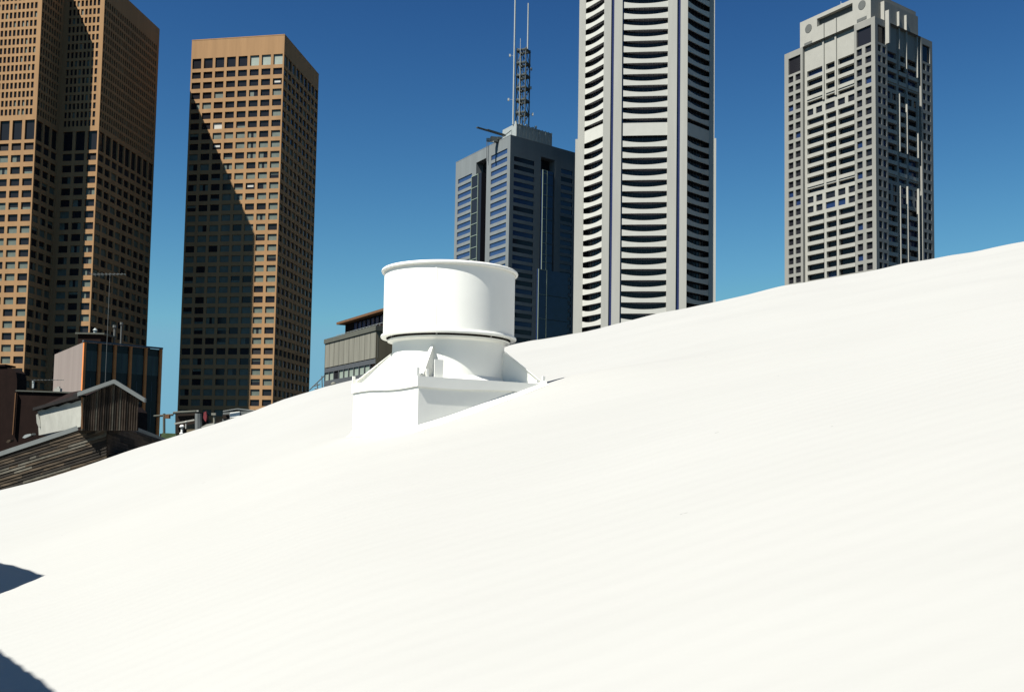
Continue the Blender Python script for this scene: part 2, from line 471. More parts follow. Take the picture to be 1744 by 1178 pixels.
# ------------------------------------------------------------------ the white roof ventilator
VC = Vector((-0.9755, 14.85))            # plan centre
zt = lambda px, py, Y: aty(px, py, Y).z
drum_top = EYE + 2.65; drum_bot = EYE + 1.69
C0 = atz(713, 640, 1.068); 
e1 = Vector((math.cos(R(33)), math.sin(R(33)))); e2 = Vector((-e1.y, e1.x))
BS = 1.98
P0 = V2(C0)
VC = P0 + e1 * BS / 2 + e2 * BS / 2
plate = C0.z
vent = thing('roof_ventilator', (VC.x, VC.y, roofz(VC.x, VC.y, False)), 'large white painted round ventilator drum on a square box base rising from the white roof', 'ventilator')
cc = (VC.x, VC.y, 0)
# drum sleeve (open, real thickness)
RD = 0.925
mb = MB()
mb.lathe(cc, [(RD, drum_bot + .03), (RD, drum_top - .03), (RD - .02, drum_top - .03), (RD - .02, drum_bot + .03), (RD, drum_bot + .03)], 128)
o = mb.build('drum', M['paint'], vent); smooth_weld(o)
mb = MB()
def torus(mb, r, z, a, n=128, k=10):
    mb.lathe(cc, [(r + a * math.cos(2 * math.pi * i / k), z + a * math.sin(2 * math.pi * i / k)) for i in range(k + 1)], n)
torus(mb, RD + .016, drum_top - .014, .027)
o2 = mb.build('rim', M['paint'], vent); smooth_weld(o2, 60)
mb = MB()
mb.lathe(cc, [(RD + .001, drum_bot + .05), (RD + .026, drum_bot + .04), (RD + .034, drum_bot + .02), (RD + .026, drum_bot), (RD - .045, drum_bot), (RD - .045, drum_bot + .012), (RD + .001, drum_bot + .03)], 128)
o = mb.build('bottom_flange', M['paint'], vent); smooth_weld(o)
# dark disc added inside so the slot reads as deep shade
mb = MB()
mb.lathe(cc, [(0.0, drum_bot + .16), (RD - .03, drum_bot + .16), (RD - .03, drum_bot + .14), (0.8, drum_bot + .14), (0.8, drum_bot - .024), (0, drum_bot - .024)], 96)
mb.build('slot_shade_disc', M['gap'], vent)
# collar with its own top flange
RC = 0.79
mb = MB()
mb.lathe(cc, [(RC, plate - .02), (RC, drum_bot - .075), (RC + .02, drum_bot - .052), (RC + .07, drum_bot - .048), (RC + .07, drum_bot - .026), (RC - .02, drum_bot - .026), (RC - .02, plate - .02)], 128)
o = mb.build('collar', M['paint'], vent); smooth_weld(o)
mb = MB()
for a in (R(200), R(262), R(318), R(20), R(100)):
    p = Vector((VC.x + (RC + .03) * math.cos(a), VC.y + (RC + .03) * math.sin(a), drum_bot + .05))
    mb.tube(p - Vector((0, 0, .06)), p + Vector((0, 0, .09)), .012)
mb.build('hanger', M['paint'], vent)
# seam down the drum
mb = MB()
a = R(262)
p = Vector((VC.x + (RD + .002) * math.cos(a), VC.y + (RD + .002) * math.sin(a), (drum_top + drum_bot) / 2))
mb.box(p, (.03, .004, drum_top - drum_bot - .09), rz=a + math.pi / 2)
mb.build('seam_strip', M['paint'], vent)
# box
zb = EYE - 1.2
def bp(a, b, z): q = VC + e1 * a + e2 * b; return Vector((q.x, q.y, z))
h = BS / 2
mb = MB()
mb.prism([bp(-h, -h, zb), bp(h, -h, zb), bp(h, h, zb), bp(-h, h, zb)], (0, 0, plate - .115 - zb))
mb.build('base_box', M['paint'], vent)
hh = h + .022
mb = MB()
# curb cap with a turned-down edge, slightly dented
n = 14
def edge(k, t):
    q = [(-hh, -hh), (hh, -hh), (hh, hh), (-hh, hh)]
    a, b = q[k], q[(k + 1) % 4]
    return a[0] + (b[0] - a[0]) * t, a[1] + (b[1] - a[1]) * t
for k in range(4):
    for i in range(n):
        t0, t1 = i / n, (i + 1) / n
        a, b = edge(k, t0), edge(k, t1)
        d0 = .135 + .012 * math.sin(7 * t0 + k); d1 = .135 + .012 * math.sin(7 * t1 + k)
        mb.poly([bp(a[0], a[1], plate - d0), bp(b[0], b[1], plate - d1), bp(b[0], b[1], plate), bp(a[0], a[1], plate)])
        f = h + .002
        s_ = f / hh
        mb.poly([bp(a[0], a[1], plate - d0), bp(a[0] * s_, a[1] * s_, plate - d0), bp(b[0] * s_, b[1] * s_, plate - d1), bp(b[0], b[1], plate - d1)])
mb.poly([bp(-hh, -hh, plate), bp(hh, -hh, plate), bp(hh, hh, plate), bp(-hh, hh, plate)])
mb.build('curb_cap', M['paint'], vent)
# gusset plates at the four corners
for sx, sy in ((-1, -1), (1, -1), (1, 1), (-1, 1)):
    dv = (e1 * sx + e2 * sy).normalized(); tv = Vector((-dv.y, dv.x))
    ro_ = h * math.sqrt(2) * .97
    def gp(r, z, t): q = VC + dv * r + tv * t; return Vector((q.x, q.y, z))
    zg = drum_bot - .16
    mb = MB()
    mb.prism([gp(RC - .005, plate + .001, -.012), gp(ro_, plate + .001, -.012), gp(ro_, plate + .03, -.012), gp(RC - .005, zg, -.012)], Vector((tv.x, tv.y, 0)) * .024)
    # stiffening flange along the slope
    mb.prism([gp(ro_ - .01, plate + .03, -.05), gp(ro_ - .01, plate + .03, .05), gp(RC + .005, zg, .012), gp(RC + .005, zg, -.012)], Vector((0, 0, .012)))
    mb.build('gusset', M['paint'], vent)
# skirt between collar and box: low cone
mb = MB()
mb.lathe(cc, [(RC + .001, plate + .075), (RC + .03, plate + .04), (RC + .085, plate + .006), (RC + .085, plate + .001)], 96)
o = mb.build('skirt', M['paint'], vent); smooth_weld(o, 50)
# lugs standing at the corners
for sx, sy, big in ((-1, -1, 1), (1, -1, 0), (1, 1, 0), (-1, 1, 1)):
    mb = MB()
    cx, cy = sx * (h - .01), sy * (h - .01)
    mb.obox(bp(cx - .035, cy - .01, plate - .09), Vector((e1.x, e1.y, 0)) * .04, Vector((e2.x, e2.y, 0)) * .02, (0, 0, .2))
    mb.obox(bp(cx - sx * .12 - .02, cy - .01, plate - .0), Vector((e1.x, e1.y, 0)) * .035, Vector((e2.x, e2.y, 0)) * .02, (0, 0, .10 if big else .06))
    mb.build('lug', M['paint'], vent)
# folded flashing where the box meets the roof
for k, (qa, qb, od) in enumerate((((-h, -h), (h, -h), (0, -1)), ((-h, h), (-h, -h), (-1, 0)))):
    mb = MB(); n = 20; prev = None
    for i in range(0, n + 1):
        t = i / n; a = qa[0] + (qb[0] - qa[0]) * t, qa[1] + (qb[1] - qa[1]) * t
        w = .09 + .01 * math.sin(5 * t)
        row = []
        for f_, hz in ((0.0, .075), (.35, .034), (.7, .014), (1.0, .004)):
            q_ = w * f_ + .004
            mt = (q_ if (k == 0 and i == 0) or (k == 1 and i == n) else 0)
            p = bp(a[0] + od[0] * q_ - (mt if k == 0 else 0), a[1] + od[1] * q_ - (mt if k == 1 else 0), 0); p.z = roofz(p.x, p.y) + hz; row.append(p)
        if prev:
            for j in range(3): mb.poly([prev[j], row[j], row[j + 1], prev[j + 1]], 0, True)
        prev = row
    o = mb.build('flashing', M['paint'], vent); smooth_weld(o, 80)
# small cover plate on the cap
mb = MB()
mb.obox(bp(-h + .26, -h + .055, plate + .001), Vector((e1.x, e1.y, 0)) * .13, Vector((e2.x, e2.y, 0)) * .012, (0, 0, .235))
mb.build('cover_plate', M['paint'], vent)

# ------------------------------------------------------------------ the two brown towers
TOPZ = 160.0
sd2 = Vector((math.sin(R(SUN_AZ)), math.cos(R(SUN_AZ))))
kT2 = 0.978
zT2 = TOPZ * kT2
T2L, T2N, T2R = atz(327, 70, zT2), atz(485, 60, zT2), atz(543, 128, zT2)
fdir = V2(T2N - T2L).normalized()
sdir = V2(T2R - T2N).normalized()
def rand_kind(row_bias):
    r = random.random()
    if r < row_bias: return 'blind'
    r = random.random()
    if r < .62: return 'glass_dark'
    return random.choice(['half', 'split', 'mid', 'low', 'split2', 'blind'])
BAY, WW, MARG = 4.55, 3.5, 0.55

# tower with the diagonal shadow
t2 = thing('brown_office_tower', (T2N.x, T2N.y, 0), 'brown concrete office tower with a long diagonal shadow across its windowed front', 'office tower')
mb = MB(); items = []
FL = Face(T2L, T2N); FR = Face(T2N, T2R)
ztop = EYE + zT2
YC = lambda y: FL.Z(469, y)
rows = [(YC(110), YC(92.5))] + [(YC(121.4 + 17.64 * i + 5.6), YC(121.4 + 17.64 * i - 5.4)) for i in range(0, 36)]
known = {(0, 5): 'blind_pale', (0, 6): 'blind_pale', (0, 7): 'blind_pale', (2, 7): 'glint', (3, 2): 'blind', (3, 5): 'split', (3, 7): 'blind',
         (4, 1): 'blind', (4, 0): 'split2', (5, 7): 'blind', (6, 2): 'lamp_white', (6, 4): 'low', (7, 2): 'blind', (7, 3): 'blind', (7, 4): 'blind', (7, 5): 'mid',
         (7, 7): 'blind', (8, 2): 'glint', (8, 4): 'blind', (8, 5): 'mid', (8, 6): 'blind', (8, 7): 'blind', (9, 5): 'mid', (9, 6): 'split', (10, 3): 'mid', (10, 4): 'blind',
         (10, 6): 'mid', (10, 7): 'blind', (11, 3): 'split', (11, 5): 'blind', (11, 6): 'blind', (11, 7): 'half', (12, 5): 'glint', (12, 6): 'split2', (12, 7): 'blind',
         (13, 4): 'mid', (13, 5): 'low', (13, 6): 'blind', (13, 7): 'blind', (14, 7): 'blind', (15, 7): 'blind', (15, 6): 'mid', (16, 5): 'blind', (16, 6): 'blind', (17, 6): 'half', (6, 3): 'glass_dark'}
for F, nb in ((FL, 8), (FR, 9)):
    bay = (F.L - 2 * MARG + (4.55 - WW)) / nb
    ww = bay - 1.05
    ops = []
    for ri, (za, zb_) in enumerate(rows):
        mech = ri == 28
        for ci in range(nb):
            a = MARG + bay * ci
            bias = 0.12 if ri < 7 else (0.3 if ri < 15 else 0.62)
            if F is FR: bias = 0.12
            if mech: k = 'dark_louvre'
            elif F is FL and (ri, ci) in known: k = known[(ri, ci)]
            elif F is FL and ri < 7: k = 'glass_dark'
            elif F is FL and ci >= 6 and ri > 17: k = random.choice(['blind', 'blind', 'blind', 'blind', 'half', 'mid', 'glass_dark'])
            else: k = rand_kind(bias)
            ops.append((a, a + ww, za, zb_, 0.45)); items.append((F, a, a + ww, za, zb_, 0.45, k))
    facade(mb, F, 0, ztop, ops)
back = V2(T2L) + V2(T2R) - V2(T2N)
plain(mb, V2(T2R), back, 0, ztop); plain(mb, back, V2(T2L), 0, ztop)
mb.build('wall', M['brown'], t2)
mb = MB()
A_, B_, C_, D_ = [Vector((p[0], p[1], ztop - .6)) for p in (T2L, T2N, T2R, back)]
mb.poly([A_, B_, C_, D_]); mb.build('roof', M['grey_louvre'], t2)
panes(t2, items)
# parapet coping
def coping(parent, pts, z, w, hgt, m_):
    mb = MB(); k = len(pts)
    c = sum((Vector((p[0], p[1])) for p in pts), Vector((0, 0))) / k
    for i in range(k):
        a, b = V2(pts[i]), V2(pts[(i + 1) % k]); d = (b - a).normalized(); n = Vector((d.y, -d.x))
        a2, b2 = a + n * .05 - d * .05, b + n * .05 - d * (w)
        mb.obox((a2.x, a2.y, z), ((b2 - a2).x, (b2 - a2).y, 0), (-n.x * w, -n.y * w, 0), (0, 0, hgt))
    mb.build('coping', m_, parent)
coping(t2, [T2L, T2N, T2R, back], ztop + .003, .6, .35, M['brown'])

# nearer, taller tower with the set-back corner
Nb, Rb = atz(180, -36, TOPZ), atz(272, 50, TOPZ)
s1 = V2(Rb - Nb).normalized()
Sx = meet(V2(Nb), fdir, Vector((0, 0)), V2(ray(160, 80)))
A1 = meet(Sx, sd2, Vector((0, 0)), V2(ray(72, 0)))
J1 = meet(A1, s1, V2(Nb), fdir)
AL = A1 - fdir * 41.0
t1 = thing('brown_hotel_tower', (Nb.x, Nb.y, 0), 'tall brown concrete tower cut by the left picture edge, with tiny windows above large ones', 'office tower')
ztop = EYE + TOPZ
FA = Face(AL, A1); FB = Face(J1, V2(Nb)); FS = Face(A1, J1); FR1 = Face(V2(Nb), V2(Rb))
HA = lambda y: FA.Z(50, y)
big = [(HA(249 + 20.2 * i + 6.2), HA(249 + 20.2 * i - 6)) for i in range(0, 32)]
big = [b for b in big if b[0] > 1]
tall = (HA(237.5), HA(204))
small = [(HA(189.7 - 15.0 * i + 5.4), HA(189.7 - 15.0 * i - 5)) for i in range(0, 15)]
mb = MB(); items = []
for F in (FA, FB, FS, FR1):
    ops = []
    nbay = int((F.L - 2 * .5) // BAY) + 1
    right_anchor = F in (FA, FB)
    for bi in range(nbay + 1):
        if right_anchor: b = F.L - .5 - BAY * bi; a = b - WW
        else: a = .6 + BAY * bi; b = a + WW
        if F is FR1:
            by = (F.L - 1.2 + 1.05) / 9; a = .6 + by * bi; b = a + by - 1.05
            if bi >= 9: continue
        if a < .3: a = max(a, .3)
        if b > F.L - .3: b = F.L - .3
        if b - a < .9: continue
        ops.append((a, b, tall[0], tall[1], .5)); items.append((F, a, b, tall[0], tall[1], .5, 'glass_dark'))
        for ri, (za, zb_) in enumerate(big):
            k = 'dark_louvre' if ri == 0 else rand_kind(.05 if ri < 5 else (.45 if F is FA else .3))
            if ri == 1 and bi == 2 and F is FA: k = 'blind'
            if ri == 5 and bi < 2 and F is FA: k = 'low'
            ops.append((a, b, za, zb_, .45)); items.append((F, a, b, za, zb_, .45, k))
        sp = BAY / 3 if F is not FR1 else by / 3
        for q in range(3):
            wa = a - .08 + sp * q; wb = wa + .95
            if wb > F.L - .25: continue
            for za, zb_ in small:
                ops.append((wa, wb, za, zb_, .35)); items.append((F, wa, wb, za, zb_, .35, 'glass_dark' if random.random() < .9 else 'blind'))
    facade(mb, F, 0, ztop, ops)
b1 = V2(Rb) + (AL - J1) ; b1 = V2(Rb) - fdir * ((J1 - AL).dot(fdir) + (V2(Nb) - J1).length)
plain(mb, V2(Rb), b1, 0, ztop); plain(mb, b1, AL, 0, ztop)
mb.build('wall', M['brown'], t1)
mb = MB(); mb.poly([Vector((p[0], p[1], ztop - .5)) for p in (AL, A1, J1, V2(Nb), V2(Rb), b1)]); mb.build('roof', M['grey_louvre'], t1)
panes(t1, items, skip=lambda x, y: y > 600)

# ------------------------------------------------------------------ dark grey tower with the mast
z3 = 147.9
N3, L3, R3 = atz(869.5, 230.5, z3), atz(776.5, 277.5, z3), atz(979, 261, z3)
dR3 = V2(R3 - N3).normalized()
R3 = V2(N3) + dR3 * (V2(R3 - N3).length * 1.08)
t3 = thing('grey_mast_tower', (N3.x, N3.y, 0), 'dark grey granite tower with blue window bands and a lattice mast on top', 'office tower')
ztop = EYE + z3
F3L, F3R = Face(L3, N3), Face(V2(N3), R3)
Z3 = lambda y: F3L.Z(850, y)
rows = [(Z3(263.2 + 13.72 * i + 4.1), Z3(263.2 + 13.72 * i - 3.9)) for i in range(0, 36)]
rows = [r for r in rows if r[0] > 1]
mb = MB(); items = []
ul = [(F3L.U(780.5, 290), F3L.U(804, 285)), (F3L.U(836.5, 268), F3L.U(864, 258))]
rec = (F3L.U(811, 285), F3L.U(829, 275), F3L.Z(820, 273))
ops = []
for ci, (a, b) in enumerate(ul):
    for r_ in rows[(1 if ci == 0 else 0):]:
        ops.append((a, b, r_[0], r_[1], .35)); items.append((F3L, a, b, r_[0], r_[1], .35, 'glass_band'))
ops.append((rec[0], rec[1], 2, rec[2], 4.0))
facade(mb, F3L, 0, ztop, ops)
mb.poly([F3L.P(rec[0], 2, 4), F3L.P(rec[1], 2, 4), F3L.P(rec[1], rec[2], 4), F3L.P(rec[0], rec[2], 4)], 1)
ops = []
ur = [(F3R.U(874, 350), F3R.U(909, 355)), (F3R.U(954, 400), F3R.U(974, 400))]
for ci, (a, b) in enumerate(ur):
    for r_ in rows[1:]:
        ops.append((a, b, r_[0], r_[1], .35)); items.append((F3R, a, b, r_[0], r_[1], .35, 'glass_blue' if random.random() < .35 + .5 * ci else 'glass_dark'))
rr = (F3R.U(921, 300), F3R.U(945, 300), F3R.Z(930, 269))
ops.append((rr[0], rr[1], 2, rr[2], 4.0))
facade(mb, F3R, 0, ztop, ops)
mb.poly([F3R.P(rr[0], 2, 4), F3R.P(rr[1], 2, 4), F3R.P(rr[1], rr[2], 4), F3R.P(rr[0], rr[2], 4)], 1)
b3 = V2(L3) + R3 - V2(N3)
plain(mb, R3, b3, 0, ztop); plain(mb, b3, V2(L3), 0, ztop)
mb.build('wall', [M['granite'], M['dark_louvre']], t3)
mb = MB(); mb.poly([Vector((p[0], p[1], ztop - .4)) for p in (V2(L3), V2(N3), R3, b3)]); mb.build('roof', M['grey_louvre'], t3)
coping(t3, [V2(L3), V2(N3), R3, b3], ztop + .003, .5, .3, M['granite'])
panes(t3, items)
# glass bays in the two recesses
def bay(F, a, b, z0, z1, out, inn, bars, framed, gm='glass_blue'):
    mb = MB()
    mb.obox(F.P(a, z0, inn), F.P(b, z0, inn) - F.P(a, z0, inn), F.P(a, z0, -out) - F.P(a, z0, inn), (0, 0, z1 - z0))
    g = mb.build('glass_bay', M[gm], t3)
    mb = MB(); t = .28
    fa, fb = framed
    fw = max(fb - fa, .3)
    for u in (fa, fb - t):
        mb.obox(F.P(u, z0, -out), F.P(u + t, z0, -out) - F.P(u, z0, -out), F.P(u, z0, -out - .3) - F.P(u, z0, -out), (0, 0, z1 - z0))
    for z in [z1 - t] + bars:
        if z0 < z <= z1 - t:
            mb.obox(F.P(fa + t, z, -out), F.P(fb - t, z, -out) - F.P(fa + t, z, -out), F.P(fa, z, -out - .25) - F.P(fa, z, -out), (0, 0, t))
    mb.build('frame', M['frame_green'], g)
    if b - fb > 3:
        for z in bars:
            if z0 < z <= z1 - t:
                mb = MB(); mb.obox(F.P(fb + .01, z, -out), F.P(b, z, -out) - F.P(fb + .01, z, -out), F.P(fa, z, -out - .12) - F.P(fa, z, -out), (0, 0, t))
                mb.build('transom', M['mast_steel'], g)
zz = lambda y: F3R.Z(926, y)
bay(F3R, F3R.U(922.5, 300), F3R.U(941, 300), zz(460), zz(290), .4, 3.9, [zz(y) for y in (296, 314, 333, 354, 374, 396, 415, 434, 447)], (F3R.U(923, 300), F3R.U(931, 300)))
bay(F3R, F3R.U(914, 500), F3R.U(965, 500), 2, zz(460), .7, 3.9, [zz(y) for y in (503, 544, 585, 626)], (F3R.U(914.5, 500), F3R.U(929, 500)))
zz = lambda y: F3L.Z(815, y)
bay(F3L, F3L.U(805, 330), F3L.U(821, 330), 2, zz(297), .5, 3.9, [zz(y) for y in (318, 338, 362, 380, 400, 420, 440)], (F3L.U(804.5, 330), F3L.U(816, 330)), 'glass_dark')
# penthouse
ph = thing('penthouse_dummy', (0, 0, 0), 'x', 'x'); bpy.data.objects.remove(ph)
dl3 = V2(L3 - N3).normalized()
zpt = z3 + 8.4
c1 = V2(atz(879, 210, zpt)); c2 = c1 + dR3 * V2(atz(942, 227, zpt) - atz(879, 210, zpt)).length; c3 = c1 + dl3 * 12.5
mb = MB()
Z0 = ztop - .38
v4 = c3 + c2 - c1
mb.prism([(c3.x, c3.y, Z0), (c1.x, c1.y, Z0), (c2.x, c2.y, Z0), (v4.x, v4.y, Z0)], (0, 0, EYE + zpt - Z0))
pho = mb.build('penthouse', M['pale_steel'], t3)
mb = MB()
Fp = Face(c1, c2)
npn = 11
for i in range(npn + 1):
    u = .1 + (Fp.L - .4) * i / npn
    mb.obox(Fp.P(u, Z0, 0), Fp.P(u + .2, Z0, 0) - Fp.P(u, Z0, 0), Fp.P(u, Z0, -.25) - Fp.P(u, Z0, 0), (0, 0, EYE + zpt - Z0 + .3))
for z in (EYE + z3 + 2.4, EYE + zpt - .5):
    mb.obox(Fp.P(0, z, 0), Fp.P(Fp.L, z, 0) - Fp.P(0, z, 0), Fp.P(0, z, -.2) - Fp.P(0, z, 0), (0, 0, .3))
mb.build('screen_rail', M['pale_steel'], pho)
mb = MB()
for u, w_, hh_ in ((.8, .8, 1.5), (4, 1.4, .8), (7.5, .5, 1.6), (11, 1, .9), (13.2, .6, 2.0)):
    mb.obox(Fp.P(u, EYE + zpt, 1), Fp.P(u + w_, EYE + zpt, 1) - Fp.P(u, EYE + zpt, 1), Fp.P(u, 0, 2) - Fp.P(u, 0, 1), (0, 0, hh_))
mb.build('roof_plant', M['pale_steel'], pho)

# mast: lattice tower and whip poles
Ym = V2(c1).y + 4
mc = aty(889.5, 212, Ym)
mast = thing('lattice_mast', (mc.x, mc.y, EYE + zpt), 'dark steel lattice antenna mast with tall pale poles on the dark grey tower', 'antenna mast')
zb0 = EYE + zpt
pxm = Ym / FPX
hw = 12.0 * pxm
zm = [aty(889, y, Ym).z for y in (212, 194.5, 173, 152, 131, 110, 88)]
mb = MB(); rings = []
cor = []
for k in range(4):
    a = R(20 + 90 * k); cor.append(V2(mc) + Vector((math.cos(a), math.sin(a))) * hw)
ztp = zm[-1] + 1.0
for c in cor: mb.tube((c.x, c.y, zb0), (c.x, c.y, ztp), .32, n=6)
for i in range(len(zm)):
    za = zm[i]; mr = MB()
    for k in range(4):
        a, b = cor[k], cor[(k + 1) % 4]
        if i > 0:
            mr.tube((a.x, a.y, za), (b.x, b.y, za), .55, n=6)
            mr.tube((a.x, a.y, za + .9), (b.x, b.y, za - .9), .22, n=5)
            m2 = (a + b) / 2
            mr.tube((m2.x, m2.y, za), (mc.x, mc.y, za - 1.3), .3, n=5)
        if i < len(zm) - 1:
            zn = zm[i + 1]
            p, q = (a, b) if (i + k) % 2 else (b, a)
            mb.tube((p.x, p.y, za), (q.x, q.y, zn), .16, n=5)
    if mr.v: rings.append(mr)
mb.tube((mc.x, mc.y, zb0), (mc.x, mc.y, ztp), .2, n=6)
mb.build('lattice', M['mast_steel'], mast)
for mr in rings: mr.build('antenna_ring', M['mast_steel'], mast)
for px0, y0, y1, r_, Yo in ((873.8, 214, -45, .42, Ym - 2), (898.5, 90, 6, .36, Ym), (884, 212, 66, .16, Ym - 3)):
    p = aty(px0, y0, Yo); q = Vector((p.x, p.y, aty(px0, y1, Yo).z))
    if y0 == 214: p.z = zb0
    mb = MB(); mb.tube(p, q, r_, r_ * .8, n=10); mb.build('pole', M['pale_steel'], mast)
mb = MB()
for px, y in ((868.5, 95), (905, 118), (904, 150), (866, 170), (907, 195)):
    p = aty(px, y, Ym); mb.box(p, (.8, .8, 1.2)); 
    q = aty(873.8 if px < 880 else 899, y, Ym); mb.tube(p, q, .07, n=5)
mb.build('aerial', M['pale_steel'], mast)

# window cleaning crane
Yc = V2(c1).y + 1
cr = aty(840, 240, Yc)
crane = thing('cleaning_crane', (cr.x, cr.y, ztop), 'dark roof crane with its jib sticking out over the edge of the grey tower', 'crane')
a, b = aty(811, 218.5, Yc - 5), aty(859, 233, Yc + 4)
mb = MB()
d = (b - a); up = Vector((0, 0, .8)); sd = d.cross(up).normalized() * 1.2
mb.prism([a, a + sd, a + sd + up * .6, a + up * .6], d * .35); mb.prism([a + d * .35, a + d * .35 + sd, a + d * .35 + sd + up, a + d * .35 + up], d * .65)
mb.build('jib', M['mast_steel'], crane)
mb = MB()
c0 = aty(842, 238, Yc)
mb.box((c0.x, c0.y, (ztop + c0.z) / 2 + .4), (3.6, 2.0, abs(c0.z - ztop) + 1.6), rz=.3)
mb.box((c0.x + 2.2, c0.y, (ztop + c0.z) / 2 + .9), (2.0, 1.6, 1.4), rz=.3)
mb.tube(aty(853, 236, Yc), aty(871, 222, Yc + 2), .2)
mb.build('machine_body', M['mast_steel'], crane)
mb = MB()
p = F3L.P(F3L.U(832.5, 262), ztop, -1.2)
top = Vector((p.x, p.y, ztop + 3.2))
mb.tube(top, (p.x, p.y, F3L.Z(831, 276)), .13); mb.tube(top + Vector((.6, .3, 0)), (p.x + .6, p.y + .3, F3L.Z(831, 276)), .1)
mb.build('cable', M['steel'], crane)
mb = MB(); p = aty(831.5, 238, Yc - 1); mb.box(p, (1.7, 1.2, 1.2)); mb.box(p + Vector((1, 0, -.9)), (3.4, .5, .4)); mb.build('winch_box', M['pale_steel'], crane)

# ------------------------------------------------------------------ white tower with curved spandrels
Y4 = 430.0
wdir = Vector((math.sin(R(96.5)), math.cos(R(96.5))))
c4 = aty(1100, 300, Y4)
FC0 = Face(V2(c4) - wdir * 50, V2(c4) + wdir * 50)      # the front plane
XC = lambda px, py=300: FC0.A + FC0.u * FC0.U(px, py)
pC = {k: XC(k) for k in (1026, 1038, 1043.5, 1057, 1060, 1136, 1152, 1158, 1170)}
t4 = thing('white_balcony_tower', (c4.x, c4.y, 0), 'tall white tower with rows of curved spandrels between broad vertical piers', 'office tower')
ZC = lambda y: FC0.Z(1100, y)
ztop4 = ZC(-260)
az = lambda a: Vector((math.sin(R(a)), math.cos(R(a))))
ldir, rdir = az(-32), az(45)
Lend = meet(pC[1026], ldir, Vector((0, 0)), V2(ray(994, 300)))
Rend = meet(pC[1170], rdir, Vector((0, 0)), V2(ray(1208, 300)))
FL4 = Face(Lend, pC[1026]); FC4 = Face(pC[1060], pC[1136]); FR4 = Face(pC[1170], Rend)
inn = 2.0
core = MB()
# core set back behind the openings
def setb(F, d): return F.A - F.n * d, F.B - F.n * d
nin = -FC0.n
def pier(px0, px1, out, deep, z0=0, z1=ztop4, mi=0, mbb=None, y=300):
    a, b = XC(px0, y) - nin * out, XC(px1, y) - nin * out
    mbb.prism([(a.x, a.y, z0), (b.x, b.y, z0), (b.x + nin.x * deep, b.y + nin.y * deep, z0), (a.x + nin.x * deep, a.y + nin.y * deep, z0)], (0, 0, z1 - z0), mi)
mb = MB()
for a, b, o_, dp, mi in ((1026, 1038.3, .15, 3.2, 0), (1038.3, 1043.4, -.35, 2.6, 1), (1043.4, 1057.5, .35, 3.4, 0), (1057.5, 1060, -.8, 2.0, 1),
                         (1136, 1151.8, .35, 3.4, 0), (1151.8, 1157.6, -.35, 2.6, 1), (1157.6, 1170, .3, 3.3, 0)):
    pier(a, b, o_, dp, mi=mi, mbb=mb)
# side piers standing at the outer ends of the side faces
def endpier(pt, px0, px1, deep, z0, z1, sgn, back=0.0):
    k = (pt.y + back) / c4.y
    Fq = Face(pt + Vector((0, back)) - wdir * 50, pt + Vector((0, back)) + wdir * 50)
    a, b = Fq.A + Fq.u * Fq.U(px0), Fq.A + Fq.u * Fq.U(px1)
    mb.prism([(a.x, a.y, z0), (b.x, b.y, z0), (b.x + nin.x * deep, b.y + nin.y * deep, z0), (a.x + nin.x * deep, a.y + nin.y * deep, z0)], (0, 0, z1 - z0), 0)
zstep = ZC(222)
endpier(Lend, 983.2, 994.3, 10, zstep, ztop4, 0); endpier(Lend, 979.2, 994.3, 12, 0, zstep, 0)
endpier(Rend, 1207.7, 1216.5, 10, zstep, ztop4, 0); endpier(Rend, 1207.7, 1219.5, 12, 0, zstep, 0)
# hidden core prism
la, lb = setb(FL4, inn); ca_, cb = FC4.A - FC4.n * inn, FC4.B - FC4.n * inn; ra, rb = setb(FR4, inn)
bk = nin * 34
poly = [la + Vector((-2, 2)), la, lb + nin * .5, ca_, cb, ra + nin * .5, rb, rb + Vector((2, 2)), rb + nin * 22 + Vector((1, 0)), la + nin * 18 + Vector((-1, 0))]
mb.prism([(p.x, p.y, 0) for p in poly], (0, 0, ztop4 - 1), 2)
mb.build('pier', [M['white_pc'], M['blue_strip'], M['dark_louvre']], t4)
floors = []
y_ = 209.5 - 18.85 * 15
tops = [ZC(50 / 3.925 + 18.86 * i) for i in range(-13, 11)]       # underside of each spandrel
tops += [ZC(y) for y in ((905 / 3.925),)]
lowp = 18.95
y0 = 905 / 3.925
tops = [t for t in tops if t > ZC(205)] + [ZC(y0 + lowp * i) for i in range(0, 34)]
tops = [t for t in tops if t > 1]
pitch = 18.9 / FPX * Y4
spm = {}
def spandrel_mesh(L, hgt, dip, key):
    if key in spm: return spm[key]
    n = 16; pts = [(0, 0), (L, 0)]
    for i in range(n + 1):
        t = 1 - i / n; pts.append((L * t, hgt - dip * (1 - (2 * t - 1) ** 2)))
    mb = MB()
    mb.prism([Vector((x, 0, z)) for x, z in pts], Vector((0, .5, 0)))
    me = bpy.data.meshes.new('spandrel'); me.from_pydata(mb.v, [], mb.f); me.materials.append(M['white_spandrel']); me.update()
    spm[key] = me; return me
items = []
po = wo(t4)
